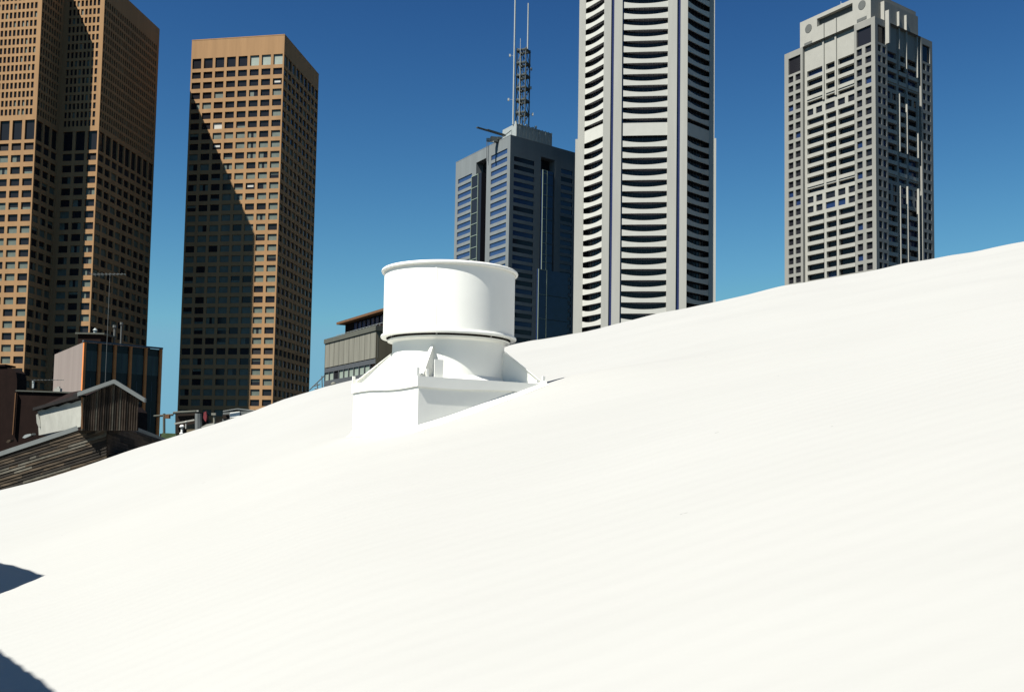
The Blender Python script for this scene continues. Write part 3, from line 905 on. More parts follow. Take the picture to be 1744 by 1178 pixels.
for F, nm in ((FC4, 'c'), (FL4, 'l'), (FR4, 'r')):
    for i, zt_ in enumerate(tops):
        vis = proj(F.P(F.L / 2, zt_))
        if vis[1] < -60 or vis[1] > contour(vis[0]) + 40: continue
        wide = abs(zt_ - ZC(y0)) < .5
        narrow = i > 0 and not wide and abs(tops[i] - ZC(50 / 3.925 + 18.86 * 10)) < .5
        # spandrel above this opening
        hgt = 2.6 if not wide else (ZC(209) - ZC(y0))
        dip = 0.88 if not wide else 0.0
        me = spandrel_mesh(F.L, hgt, dip, (nm, wide))
        o = bpy.data.objects.new('spandrel', me); COL.objects.link(o)
        o.parent = t4; o.location = F.P(0, zt_, .12) - po; o.rotation_euler = (0, 0, F.ang)
        items.append((F, 0.02, F.L - .02, zt_ - pitch + 1.0, zt_ + .1, inn - .1, 'glass_dark'))
panes(t4, items)
# glazing bars set into the bands
mb = MB()
for F in (FC4, FL4, FR4):
    nbar = 9 if F is FC4 else 7
    for i in range(1, nbar):
        u = F.L * i / nbar
        mb.obox(F.P(u, 40, inn - .12), F.P(u + .09, 40, inn - .12) - F.P(u, 40, inn - .12), F.P(u, 40, inn - .3) - F.P(u, 40, inn - .12), (0, 0, ztop4 - 44))
mb.build('glazing_bar', M['steel'], t4)

# ------------------------------------------------------------------ beige stepped tower on the right
z5 = 395 * 768.0 / 1800
N5, L5 = atz(1490, 27.6, z5), atz(1336, 93.4, z5)
r5 = az(53)
R5 = meet(V2(N5), r5, Vector((0, 0)), V2(ray(1589, 200)))
F5L, F5R = Face(L5, N5), Face(V2(N5), R5)
t5 = thing('stepped_beige_tower', (N5.x, N5.y, 0), 'beige stepped tower with round medallions on its crown and square gridded windows', 'office tower')
zw = EYE + z5
UL = lambda px: F5L.U(px, 300)
wingL = [(UL(1343), UL(1351.3)), (UL(1355), UL(1363.6))]
wingR = [(UL(1460), UL(1469.3)), (UL(1475), UL(1485.3))]
c0_, c1_ = UL(1367.5), UL(1456)
bays = [(UL(1371.5), UL(1400)), (UL(1403.8), UL(1421)), (UL(1424.6), UL(1453.2))]
sq = [(UL(1371.5), UL(1381.8)), (UL(1386.3), UL(1397)), (UL(1402.5), UL(1418.5)), (UL(1423.7), UL(1436)), (UL(1441.3), UL(1453))]
ZR = lambda y: F5L.Z(1478, y)
fz = [ZR(83.9 + 17.62 * i) for i in range(0, 45)]; fz = [z for z in fz if z > 4]
fp = fz[0] - fz[1]
hw_ = 0.325 * fp
mbw = MB(); items = []
REC = 1.2
def tower_face(F, wl, wr, c0_, c1_, bays, sq, glass, right):
    ops = []
    for a, b in wl + wr:
        for z in fz:
            ops.append((a, b, z - hw_, z + hw_, .6)); items.append((F, a, b, z - hw_, z + hw_, .6, glass()))
    for w in (wl, wr):
        a, b = w[0][0], w[1][1]
        za, zb_ = fz[0] + hw_ + .9, zw - 2.6
        ops.append((a, b, za, zb_, .6)); items.append((F, a, b, za, zb_, .6, 'glass_dark'))
    ops.append((c0_, c1_, 0.01, zw, REC))
    facade(mbw, F, 0, zw, ops)
    Fc = F.shift(REC)
    cops = []
    ztopc = F5L.Z(1452, 19)
    zc_top = zw if not right else zw + 8.5
    sqrows = {4, 13, 14, 22, 23, 31, 32, 40}
    for i, z in enumerate(fz):
        if i in sqrows:
            for a, b in sq:
                cops.append((a, b, z - hw_, z + hw_, .5)); items.append((Fc, a, b, z - hw_, z + hw_, .5, glass()))
        else:
            for a, b in bays:
                h0, h1 = (-.30 * fp, .30 * fp)
                if i + 1 in sqrows and i not in sqrows: h0, h1 = (-.30 * fp, .12 * fp) if i in (3, 12) else (h0, h1)
                cops.append((a, b, z + h0, z + h1, 1.1)); items.append((Fc, a, b, z + h0, z + h1, 1.1, glass()))
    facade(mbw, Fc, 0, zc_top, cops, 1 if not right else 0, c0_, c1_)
    # string courses and pilasters of the centre
    for a, b in bays:
        for i, z in enumerate(fz):
            if i in sqrows or i + 1 in sqrows: continue
            z0_, z1_ = z - .68 * fp, z - .32 * fp
            mbw.obox(Fc.P(a + .05, z0_, 0.0), Fc.P(b - .05, z0_, 0) - Fc.P(a + .05, z0_, 0), Fc.P(a, z0_, -.32) - Fc.P(a, z0_, 0), (0, 0, z1_ - z0_), 1)
    # sides of the centre part above the wings
    for u in ((c0_, c1_) if right else ()):
        pts = [Fc.P(u, zw, 0), Fc.P(u, zw, 3), Fc.P(u, zc_top, 3), Fc.P(u, zc_top, 0)]
        if u == c1_: pts = pts[::-1]
        mbw.poly(pts, 1)
    if right: mbw.poly([Fc.P(c0_, zc_top, 0), Fc.P(c1_, zc_top, 0), Fc.P(c1_, zc_top, 3), Fc.P(c0_, zc_top, 3)], 1)
    return Fc
tower_face(F5L, wingL, wingR, c0_, c1_, bays, sq, lambda: 'glass_dark' if random.random() < .93 else 'glass_blue', False)
k5 = F5R.L / F5L.L
UR = lambda f: F5R.L * f
def fr(f): return F5R.L * f
wl = [(fr(.045), fr(.1)), (fr(.125), fr(.18))]; wr = [(fr(.82), fr(.875)), (fr(.9), fr(.955))]
tower_face(F5R, wl, wr, fr(.205), fr(.795), [(fr(.225), fr(.40)), (fr(.435), fr(.565)), (fr(.60), fr(.775))],
           [(fr(.225), fr(.295)), (fr(.33), fr(.40)), (fr(.445), fr(.555)), (fr(.60), fr(.67)), (fr(.705), fr(.775))],
           lambda: 'glass_dark' if random.random() < .6 else 'glass_blue', True)
b5 = V2(L5) + R5 - V2(N5)
plain(mbw, R5, b5, 0, zw); plain(mbw, b5, V2(L5), 0, zw)
mbw.poly([Vector((p[0], p[1], zw - .3)) for p in (V2(L5), V2(N5), R5, b5)], 0)
mbw.build('wall', [M['beige_pc'], M['cream_pc']], t5)
panes(t5, items)
# fins on the shaded face
FcR = F5R.shift(REC)
for px, segs in ((1529.5, ((22, 46), (50, 121), (161, 259), (317, 620))), (1542, ((28, 125), (161, 263), (318, 620))), (1560.5, ((64, 134), (170, 270), (322, 620)))):
    u = FcR.U(px, 200)
    mb = MB()
    for ya, yb in segs:
        za, zb_ = FcR.Z(px, yb), FcR.Z(px, ya)
        za = max(za, 1)
        mb.obox(FcR.P(u - .2, za, .02), FcR.P(u + .2, za, 0) - FcR.P(u - .2, za, 0), FcR.P(u, za, -1.0) - FcR.P(u, za, 0), (0, 0, zb_ - za))
    mb.build('fin', M['cream_pc'], t5)
# crown block set back from the wings
SB = REC
F5c = F5L.shift(SB)
cu0, cu1 = F5c.U(1362.5, 60), F5c.U(1483, 20)
zcr = F5c.Z(1377, 32)
F5d = F5R.shift(SB)
v0, v1 = F5d.L * .14, F5d.L * .82
A5, B5 = F5c.P(cu0, 0), F5c.P(cu1, 0)
Cc = meet(V2(B5), r5, Vector((0, 0)), V2(ray(1560, 60)))
Fcr = Face(A5, B5); Fcs = Face(V2(B5), Cc)
zs0 = zw
ztopcr = Fcr.Z(1377, 32.5)
mb = MB()
ga, gb = Fcr.U(1391.5, 40), Fcr.U(1452, 20)
zga = Fcr.Z(1402, 41.5); zgb = min(zga + 3.3, ztopcr - .4)
facade(mb, Fcr, zs0, ztopcr, [(ga, gb, zga, zgb, 1.6)])
mb.poly([Fcr.P(ga, zga, 1.6), Fcr.P(gb, zga, 1.6), Fcr.P(gb, zgb, 1.6), Fcr.P(ga, zgb, 1.6)], 1)
facade(mb, Fcs, zs0, ztopcr, [(Fcs.L * .2, Fcs.L * .8, zs0 + 2, ztopcr - 3.4, 2.0)], 2)  # shaded crown side takes the darker beige, its shade put into the colour
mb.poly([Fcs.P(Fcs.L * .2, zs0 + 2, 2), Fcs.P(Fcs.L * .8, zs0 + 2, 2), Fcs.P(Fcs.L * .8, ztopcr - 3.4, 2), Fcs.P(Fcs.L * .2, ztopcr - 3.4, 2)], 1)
D5 = Cc + V2(A5) - V2(B5)
plain(mb, Cc, D5, zs0, ztopcr); plain(mb, D5, V2(A5), zs0, ztopcr)
mb.poly([Vector((p[0], p[1], ztopcr)) for p in (V2(A5), V2(B5), Cc, D5)])
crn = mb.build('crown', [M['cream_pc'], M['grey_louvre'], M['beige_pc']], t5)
def disc(F, u, z, r, m_, name):
    mb = MB(); c = F.P(u, z, 0); n3 = Vector((F.n.x, F.n.y, 0)); u3 = Vector((F.u.x, F.u.y, 0))
    ring = [c + (u3 * math.cos(2 * math.pi * i / 28) + Vector((0, 0, 1)) * math.sin(2 * math.pi * i / 28)) * r for i in range(28)]
    mb.prism(ring, n3 * .12)
    return mb.build(name, m_, crn)
for px, py in ((1377, 49), (1468, 9)):
    u, z = Fcr.uz(px, py); disc(Fcr, u, z, 1.75, M['grey_louvre'], 'medallion')
for (xa, xb, ya, yb) in ((1370, 1383, 71.5, 77.5), (1459.5, 1476, 30.5, 36)):
    ua, z_ = Fcr.uz((xa + xb) / 2, (ya + yb) / 2); wd = abs(Fcr.U(xb, 40) - Fcr.U(xa, 40))
    mb = MB(); mb.obox(Fcr.P(ua - wd / 2, z_ - .6, 0), Fcr.P(ua + wd / 2, z_, 0) - Fcr.P(ua - wd / 2, z_, 0), Fcr.P(ua, 0, -.1) - Fcr.P(ua, 0, 0), (0, 0, 1.2)); mb.build('louvre', M['grey_louvre'], crn)
# vertical grooves of the crown panel and a short lit fin on the shaded side
Fcl = F5L.shift(REC)
for px in (1402, 1423):
    u = Fcl.U(px, 80)
    mb = MB()
    zt_, zb_ = zga - .05, fz[3] - .2 * fp
    mb.obox(Fcl.P(u, zb_, .0), Fcl.P(u + .75, zb_, 0) - Fcl.P(u, zb_, 0), Fcl.P(u, 0, -.55) - Fcl.P(u, 0, 0), (0, 0, zt_ - zb_))
    mb.build('pilaster', M['cream_pc'], t5)
F5d = F5R.shift(-.2)
u = F5d.U(1508, 40)
mb = MB(); za, zb_ = F5d.Z(1508, 75), F5d.Z(1510, 20)
mb.obox(F5d.P(u, za, .1), F5d.P(u + .8, 0, 0) - F5d.P(u, 0, 0), F5d.P(u, 0, -1.6) - F5d.P(u, 0, 0), (0, 0, zb_ - za)); mb.build('fin', M['cream_pc'], t5)
p = Fcr.P(Fcr.U(1423, 12), 0, 6)
mb = MB(); mb.box((p.x, p.y, ztopcr + 1.2), (3.5, 3, 2.4), rz=.9); mb.tube((p.x + 1.5, p.y, ztopcr), (p.x + 1.5, p.y, ztopcr + 9), .12); mb.tube((p.x - 2, p.y, ztopcr), (p.x - 2, p.y, ztopcr + 3.5), .1)
mb.build('roof_plant', M['pale_steel'], t5)

# ------------------------------------------------------------------ concrete office building behind the ventilator
z6 = 230 * 227.0 / 1800
N6, L6 = atz(641, 554.3, z6), atz(554, 578, z6)
R6 = V2(N6) + az(58) * 26
bb6 = V2(L6) + R6 - V2(N6)
F6, F6R = Face(L6, N6), Face(V2(N6), R6)
t6 = thing('concrete_office_block', (N6.x, N6.y, 0), 'low concrete block of tall ribbed panels behind the white ventilator, with a flat roofed penthouse', 'office building')
zt6 = EYE + z6
Z6 = lambda y: F6.Z(600, y)
par = Z6(573.5)                                # underside of parapet
p0 = Z6(617); w0, w1 = Z6(640), Z6(625)
mb = MB()
ops = []
items = []
zlow = [(Z6(640.5), Z6(626))]
zz0 = Z6(640.5)
fl = Z6(626) - Z6(650)
for i in range(0, 9):
    zlow.append((zz0 - 3.4 * (i + 1), zz0 - 3.4 * (i + 1) + 1.9))
zlow = [z for z in zlow if z[0] > 1]
np_ = 10
for F, n_ in ((F6, np_), (F6R, 12)):
    ops = []
    for i in range(n_):
        a, b = F.L * i / n_ + .12, F.L * (i + 1) / n_ - .12
        for q, (za, zb_) in enumerate(zlow):
            ops.append((a, b, za, zb_, .3)); items.append((F, a, b, za, zb_, .3, ('blind_pale' if (i not in (2, 9)) else 'glass_dark') if q == 0 and F is F6 else 'glass_dark'))
    if F is F6: facade(mb, F, 0, Z6(618.5), ops, 2)
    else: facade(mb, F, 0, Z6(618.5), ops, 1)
    if F is F6:   # dark shadow-gap course then ribbed panel storey
        for i in range(n_):
            a, b = F.L * i / n_, F.L * (i + 1) / n_
            g = .16
            mb.poly([F.P(a + g, p0, 0), F.P(b - g, p0, 0), F.P(b - g, par, 0), F.P(a + g, par, 0)], 0)
            mb.poly([F.P(a, p0, .5), F.P(a + g, p0, 0), F.P(a + g, par, 0), F.P(a, par, .5)], 0)
            mb.poly([F.P(b - g, p0, 0), F.P(b, p0, .5), F.P(b, par, .5), F.P(b - g, par, 0)], 0)
            mb.poly([F.P(a, p0, .5), F.P(b, p0, .5), F.P(b - g, p0, 0), F.P(a + g, p0, 0)], 0)
        mb.poly([F.P(0, Z6(618.5), .9), F.P(F.L, Z6(618.5), .9), F.P(F.L, p0, .9), F.P(0, p0, .9)], 2)
    else:
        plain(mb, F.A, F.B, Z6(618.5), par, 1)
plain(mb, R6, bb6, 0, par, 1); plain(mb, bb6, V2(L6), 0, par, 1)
mb.build('wall', [M['panel'], M['panel_side'], M['steel']], t6)
panes(t6, items)
mb = MB()
o_ = .25
q = [V2(L6) + F6.n * o_ - F6.u * o_, V2(N6) + F6.n * o_ + F6R.n * o_, R6 + F6R.n * o_, bb6]
mb.prism([(p.x, p.y, par) for p in q], (0, 0, zt6 - par)); mb.build('parapet', M['parapet'], t6)
# penthouse with a rusty overhanging roof slab
Fp6 = F6.shift(3.0)
pa, pb = Fp6.U(588, 560), Fp6.L + 4
zp1 = Fp6.Z(625, 541.5)
mb = MB()
A_, B_ = Fp6.P(pa, 0), Fp6.P(pb, 0)
w = Vector((F6R.u.x, F6R.u.y, 0)) * 14
Fw = Face(A_, B_)
wo_ = [(Fw.L * (.18 + .085 * i), Fw.L * (.18 + .085 * i + .07), zt6 + 1.1, zp1 - .35, .15) for i in range(7)]
facade(mb, Fw, zt6 + .01, zp1, wo_)
C_, D_ = B_ + w, A_ + w
plain(mb, B_, C_, zt6 + .01, zp1); plain(mb, C_, D_, zt6 + .01, zp1); plain(mb, D_, A_, zt6 + .01, zp1)
pth = mb.build('penthouse', M['dark_wall'], t6)
mb = MB()
for o__ in wo_: mb.poly([Fw.P(o__[0], o__[2], .14), Fw.P(o__[1], o__[2], .14), Fw.P(o__[1], o__[3], .14), Fw.P(o__[0], o__[3], .14)])
mb.build('window_strip', M['glass_band'], pth)
mb = MB()
ov = 1.6
q = [A_ + Vector((Fw.n.x, Fw.n.y, 0)) * ov - Vector((Fw.u.x, Fw.u.y, 0)) * ov * 1.2, B_ + Vector((Fw.n.x, Fw.n.y, 0)) * ov, C_ + w * .1, D_ + w * .1 - Vector((Fw.u.x, Fw.u.y, 0)) * ov]
mb.prism([(p.x, p.y, zp1) for p in q], (0, 0, .55)); mb.build('roof_slab', M['rust_slab'], pth)
mb = MB()
for i in range(16):
    u = Fw.L * i / 16
    mb.tube(Fw.P(u, zt6, -2.2), Fw.P(u, zt6 + .55, -2.2), .05, n=5)
mb.tube(Fw.P(0, zt6 + .55, -2.2), Fw.P(Fw.L, zt6 + .55, -2.2), .05, n=5)
mb.build('handrail', M['pale_steel'], t6)

# ------------------------------------------------------------------ pink-walled building with the glass front and orange mullions
z7 = 140 * 189.0 / 1800
N7, L7, R7 = atz(141.5, 583, z7), atz(93, 603.5, z7), atz(274, 595.5, z7)
F7L, F7R = Face(L7, N7), Face(V2(N7), R7)
t7 = thing('glass_fronted_building', (N7.x, N7.y, 0), 'mid rise building with a blank pinkish side wall and dark glass front with orange mullions', 'office building')
zt7 = EYE + z7
bb7 = V2(L7) + V2(R7) - V2(N7)
mb = MB()
plain(mb, V2(L7), V2(N7), 0, zt7, 0)
plain(mb, V2(R7), bb7, 0, zt7, 0); plain(mb, bb7, V2(L7), 0, zt7, 0)
mb.poly([Vector((p[0], p[1], zt7 - .3)) for p in (V2(L7), V2(N7), V2(R7), bb7)], 0)
mb.build('wall', M['pink'], t7)
nb7 = 5
us7 = [F7R.U(x, 620) for x in (141.5, 167.5, 194, 220.5, 246.5, 272)]
us7[0] = 0.15
items = []
mb = MB()
plain(mb, V2(N7), V2(R7), 0, zt7, 0)
mb.build('spandrel_glass', M['curtain'], t7)
for i in range(5):
    a, b = us7[i] + .25, us7[i + 1] - .25
    for j in range(6):
        z1_ = zt7 - 1.0 - 3.6 * j
        h_ = 2.7
        if z1_ - h_ < 1: continue
        mb = MB()
        mb.poly([F7R.P(a, z1_ - h_, -.02), F7R.P(b, z1_ - h_, -.02), F7R.P(b, z1_, -.02), F7R.P(a, z1_, -.02)], 0)
        mb.obox(F7R.P((a + b) / 2 - .03, z1_ - h_, -.02), F7R.P(b, 0, 0) - F7R.P(b - .06, 0, 0), F7R.P(0, 0, -.05) - F7R.P(0, 0, 0), (0, 0, h_), 1)
        mb.build('window', [M['dim_curtain'] if j == 0 else M['curtain'], M['steel']], t7)
for i, u in enumerate(us7):
    mb = MB()
    mb.obox(F7R.P(u - .16, 0, -.003), F7R.P(u + .16, 0, 0) - F7R.P(u - .16, 0, 0), F7R.P(u, 0, -.38) - F7R.P(u, 0, 0), (0, 0, zt7 + .05))
    mb.build('mullion', M['orange'], t7)
mb = MB()
mb.obox(F7R.P(-.1, zt7 + .06, -.45), F7R.P(F7R.L + .1, 0, 0) - F7R.P(-.1, 0, 0), F7R.P(0, 0, .5) - F7R.P(0, 0, 0), (0, 0, .22))
mb.build('coping', M['steel'], t7)
# plant on its roof
def ppt(px, py, Y): return aty(px, py, Y)
pl = thing('roof_plant_unit', aty(155, 580, 146), 'dark plant box with small vents standing on the glass fronted building', 'roof plant')
mb = MB()
a, b = aty(133, 569, 146), aty(171, 584, 146)
mb.prism([(a.x, a.y, zt7 - .28), (b.x, b.y, zt7 - .28), (b.x, b.y + 4, zt7 - .28), (a.x, a.y + 4, zt7 - .28)], (0, 0, a.z - zt7 + .28))
mb.build('housing', M['dark_wall'], pl)
mb = MB()
mb.prism([(a.x - .3, a.y - .3, a.z + .002), (b.x + .6, a.y - .3, a.z + .002), (b.x + .6, a.y + 4.3, a.z + .002), (a.x - .3, a.y + 4.3, a.z + .002)], (0, 0, .22))
mb.build('lid', M['parapet'], pl)
mb = MB(); p = aty(162, 562.5, 147); mb.tube((p.x, p.y, a.z), (p.x, p.y, p.z), .22, n=10); mb.tube((p.x, p.y, p.z), (p.x, p.y, p.z + .3), .34, .1, n=10); mb.build('cowl', M['pale_steel'], pl)
for px, ya, yb, r_ in ((195.5, 558, 588, .16), (207, 553, 588, .12)):
    p = aty(px, ya, 150)
    mb = MB(); mb.tube((p.x, p.y, zt7 - .28), (p.x, p.y, p.z), r_, n=8)
    mb.tube((p.x, p.y, p.z), (p.x, p.y, p.z + .35), r_ * 1.9, r_ * 1.9, n=8)
    o = mb.build('flue_pipe', M['grey_louvre'], origin=(p.x, p.y, zt7)); tag(o, 'thin flue pipe with a cap on the glass fronted building, ' + ('the shorter one' if px < 200 else 'the taller one'), 'flue pipe', 'flue pipes on the glass fronted roof')
mb = MB()
a, b = aty(196, 574, 151), aty(244, 586, 151)
mb.prism([(a.x, a.y, zt7 - .28), (b.x, a.y, zt7 - .28), (b.x, a.y + 3, zt7 - .28), (a.x, a.y + 3, zt7 - .28)], (0, 0, 1.3))
o = mb.build('plant_screen', M['dark_wall'], origin=((a.x + b.x) / 2, a.y, zt7)); tag(o, 'long low dark plant screen behind the flue pipes on the glass fronted building', 'plant screen')

# ------------------------------------------------------------------ dark walls at far left
def pxprism(poly, Y, thick, m_, name, parent=None, label=None, cat=None):
    pts = [aty(x, y, Y) for x, y in poly]
    mb = MB(); mb.prism(pts, (0, thick, 0))
    c = sum(pts, Vector()) / len(pts); c.z = min(p.z for p in pts)
    o = mb.build(name, M[m_], parent, None if parent else c)
    if label: tag(o, label, cat)
    return o
dk = thing('dark_brick_building', aty(0, 760, 75), 'dark red brown brick building with a rounded shoulder at the far left edge', 'building')
pts = [(-80, 640), (-60, 626), (8, 624.5), (20, 627), (27, 634), (29, 645), (24, 900), (-80, 900)]
pxprism(pts, 75, 1.5, 'dark_wall', 'wall', dk)
mb = MB(); a, b = aty(-60, 624.5, 74.9), aty(9, 623, 74.9); mb.obox(a, b - a, (0, 1.6, 0), (0, 0, .12)); mb.build('coping', M['dark_wall'], dk)
dk2 = thing('dark_parapet_building', aty(78, 760, 60), 'low very dark flat topped building left of the pinkish wall', 'building')
pxprism([(27, 668), (131, 671), (148, 690), (148, 900), (20, 900)], 60, 10, 'dark_wall', 'wall', dk2)
mb = MB()
a, b = aty(26.5, 666, 59.9), aty(131, 669.5, 59.9); mb.obox(a, b - a, (0, 10.2, 0), (0, 0, .07)); mb.build('coping', M['parapet'], dk2)
pxprism([(25.6, 668.5), (27.2, 668.5), (22.0, 740), (20.5, 740)], 59.8, .15, 'rust_slab', 'lit_edge_strip', dk2)  # rust-coloured strip painted in for the sunlit left edge of the wall
def yagi(base, top, l, r, Y, label, boom_tilt=0, n=9):
    p = aty(base[0], base[1], Y); q = aty(top[0], top[1], Y); q = Vector((p.x, p.y, q.z))
    t = thing('tv_antenna', p, label, 'antenna', 'television antennas on the roofs')
    mb = MB(); mb.tube(p, q, .012, n=6); mb.build('mast', M['grey_louvre'], t)
    a, b = aty(l[0], l[1], Y), aty(r[0], r[1], Y)
    mb = MB(); mb.tube(a, b, .013, n=6); mb.build('boom', M['grey_louvre'], t)
    mb = MB()
    for i in range(n):
        c = a + (b - a) * (i + .5) / n; w = .32 - .015 * i
        mb.tube(c - Vector((0, w, 0)), c + Vector((0, w, 0)), .009, n=4)
    mb.build('element', M['pale_steel'], t)
yagi((177.5, 690), (180, 466), (155, 467.5), (214, 467), 42, 'tall television antenna with a long thin mast above the boarded gable')
yagi((56, 668), (56.5, 646), (54, 647), (109, 647), 58, 'low television antenna lying level above the dark building at far left')
mb = MB()
p = aty(56.5, 656, 58); mb.box(p, (.09, .09, .3)); mb.tube(p + Vector((0, 0, .15)), p + Vector((0, 0, .24)), .07, n=8)
o = mb.build('vent_cap', M['pale_steel'], origin=p - Vector((0, 0, .3))); tag(o, 'small pale vent cap under the low television antenna', 'vent cap')
mb = MB()
p = aty(99, 664, 60.5); mb.box(p, (.34, .3, .2)); mb.box(p + Vector((.02, 0, .15)), (.14, .14, .1)); 
o = mb.build('roof_box', M['render_white'], origin=p - Vector((0, 0, .15))); tag(o, 'small white box on the dark flat roof beside the pinkish wall', 'roof box')

# ------------------------------------------------------------------ boarded roof house with the gable
Yg = 34.5
gh = thing('boarded_gable_house', aty(185, 790, Yg), 'old house top of weathered boards with a small gabled loft and pale flashing', 'house')
def lapboards(name, L0, L1, B0, B1, n, m_, proud=.035, parent=gh):
    """boards between a top line L0-L1 and bottom line B0-B1 (3D points); sawtooth profile towards the camera side"""
    mb = MB(); L0, L1, B0, B1 = map(Vector, (L0, L1, B0, B1))
    nrm = (L1 - L0).cross(B0 - L0).normalized()
    if nrm.dot(Vector((0, 0, EYE)) - L0) < 0: nrm = -nrm
    for i in range(n):
        t0, t1 = i / n, (i + 1) / n
        k = proud * (0.7 + .6 * random.random())
        a, b = L0.lerp(B0, t0), L1.lerp(B1, t0); c, d = L1.lerp(B1, t1), L0.lerp(B0, t1)
        cuts = [0] + sorted(random.random() for _ in range(5)) + [1]
        for s0, s1_ in zip(cuts, cuts[1:]):
            mi = random.choice((0, 0, 0, 1, 1, 2)) if m_ == 'board' else random.choice((0, 0, 1))
            A0, B0_, C0_, D0_ = a.lerp(b, s0), a.lerp(b, s1_), d.lerp(c, s1_), d.lerp(c, s0)
            mb.poly([D0_ + nrm * k, C0_ + nrm * k, B0_, A0], mi); mb.poly([D0_, C0_, C0_ + nrm * k, D0_ + nrm * k], mi)
    mb.poly([B0 - nrm * .01, B1 - nrm * .01, L1 - nrm * .01, L0 - nrm * .01])
    return mb.build(name, [M[m_], M['board_dark'], M['board_pale']], parent)
# lower left wall with sloping boards
a0, a1 = aty(-60, 790, Yg + 1.5), aty(182, 716, Yg)
b0, b1_ = aty(-60, 880, Yg + 1.5), aty(182, 806, Yg)
lapboards('board_wall', a0, a1, b0, b1_, 17, 'board')
# fill below
c0_b = Vector((b0.x, b0.y, 0)); c1_b = Vector((b1_.x, b1_.y, 0))
# lower right wall, turned away
a2 = aty(295, 756, Yg + 7); b2 = aty(295, 840, Yg + 7)
lapboards('board_wall', a1, a2, b1_, b2, 16, 'iron', .03)
mb = MB(); a3 = a0 + Vector((0, 9, -.2)); 
mb.poly([b0, b1_, c1_b, c0_b]); mb.poly([b1_, b2, (b2.x, b2.y, 0), c1_b]); 
mb.poly([a0, a0 + Vector((-1, 9, 0)), Vector((a0.x - 1, a0.y + 9, 0)), c0_b])
mb.poly([a0, a1, a2, a0 + Vector((3, 12, .4))])
mb.poly([a0 + Vector((-1, 9, 0)), a2 + Vector((0, 4, 0)), Vector((a2.x, a2.y + 4, 0)), Vector((a0.x - 1, a0.y + 9, 0))])
mb.build('wall', M['dark_wall'], gh)
# flashing strips along the two rakes
def strip(p, q, h_, w_, m_, name, parent=gh, off=(0, -.09, 0)):
    p, q = Vector(p) + Vector(off), Vector(q) + Vector(off)
    mb = MB(); mb.obox(p, q - p, (0, w_, 0), (0, 0, h_)); return mb.build(name, M[m_], parent)
strip(aty(-60, 797, Yg + 1.5), aty(137.5, 731.5, Yg + .3), .155, .3, 'flash', 'flashing')
strip(aty(233, 735, Yg + 3.3), aty(291, 757, Yg + 6.7), .14, .3, 'flash', 'flashing')
# gabled loft: corrugated front
def corr(name, poly_fn, x0, x1, ybot, Y, n, m_, amp=.03, parent=gh):
    mb = MB(); prev = None; mi = 0
    for i in range(n * 4 + 1):
        x = x0 + (x1 - x0) * i / (n * 4)
        k = amp * math.sin(i * math.pi / 2)
        t = aty(x, poly_fn(x), Y); b = aty(x, ybot(x), Y)
        t, b = t + Vector((0, k, 0)), Vector((t.x, b.y + k, b.z))
        if i % 4 == 1: mi = random.choice((0, 0, 0, 1, 2))
        if prev: mb.poly([prev[1], b, t, prev[0]], mi, False)
        prev = (t, b)
    o = mb.build(name, [M[m_], M['board_dark'], M['board_pale']], parent); return o
corr('gable_wall', lambda x: 678 - (x - 139.5) * .46 if x < 193 else 653.4 + (x - 193) * .63, 139.5, 236, lambda x: 733, Yg - .25, 24, 'iron')
gp = [aty(x, y, Yg - .18) for x, y in ((139.8, 680), (193, 655.5), (235.5, 682), (235.5, 733), (139.8, 733))]
mb = MB(); mb.prism(gp, (-3.2, 4.4, 0)); mb.build('loft_body', M['dark_wall'], gh)
e_l, pk, e_r = aty(131.5, 674.5, Yg - .5), aty(193.3, 652.5, Yg - .5), aty(246, 685, Yg - .5)
mb = MB()
for p, q in ((e_l, pk), (pk, e_r)):
    mb.prism([p, q, q + Vector((0, 0, .125)), p + Vector((0, 0, .125))], (0, .16, 0))
mb.build('barge_board', M['flash'], gh)
mb = MB()
for p, q in ((e_l, pk), (pk, e_r)):
    o_ = Vector((0, .17, .05)); mb.prism([p + o_, q + o_, q + o_ + Vector((0, 0, .07)), p + o_ + Vector((0, 0, .07))], (-.5, .7, 0))
mb.build('loft_roof', M['tar'], gh)
# white rendered side wall with its dark sloping roof edge
w_r, w_l = aty(139, 681, Yg - .2), aty(64, 700, Yg + 4.5)
wb_r, wb_l = aty(139, 726, Yg - .2), aty(66, 741, Yg + 4.5)
mb = MB()
n_ = 10
for i in range(n_):
    t0, t1 = i / n_, (i + 1) / n_
    j0, j1 = .03 * math.sin(i * 2.1), .03 * math.sin((i + 1) * 2.1)
    mb.poly([wb_l.lerp(wb_r, t0), wb_l.lerp(wb_r, t1), w_l.lerp(w_r, t1) + Vector((0, 0, j1 if i < n_ - 1 else 0)), w_l.lerp(w_r, t0) + Vector((0, 0, j0))])
pb_ = Vector((1.2, 3, 0))
mb.poly([w_l, wb_l, wb_l + pb_, w_l + pb_])
mb.build('side_wall', M['render_white'], gh)
mb = MB()
p, q = aty(56, 694, Yg + 4.5), aty(134, 671.5, Yg - .5)
mb.obox(p, q - p, (.05, .5, 0), (0, 0, -.11)); mb.build('eaves', M['tar'], gh)
mb = MB(); q = aty(140, 684, Yg - .6); p = aty(62, 705, Yg + 4.0)
mb.tube(aty(139.5, 676, Yg - .35), aty(140, 730, Yg - .35), .03); mb.build('downpipe', M['rust_slab'], gh)
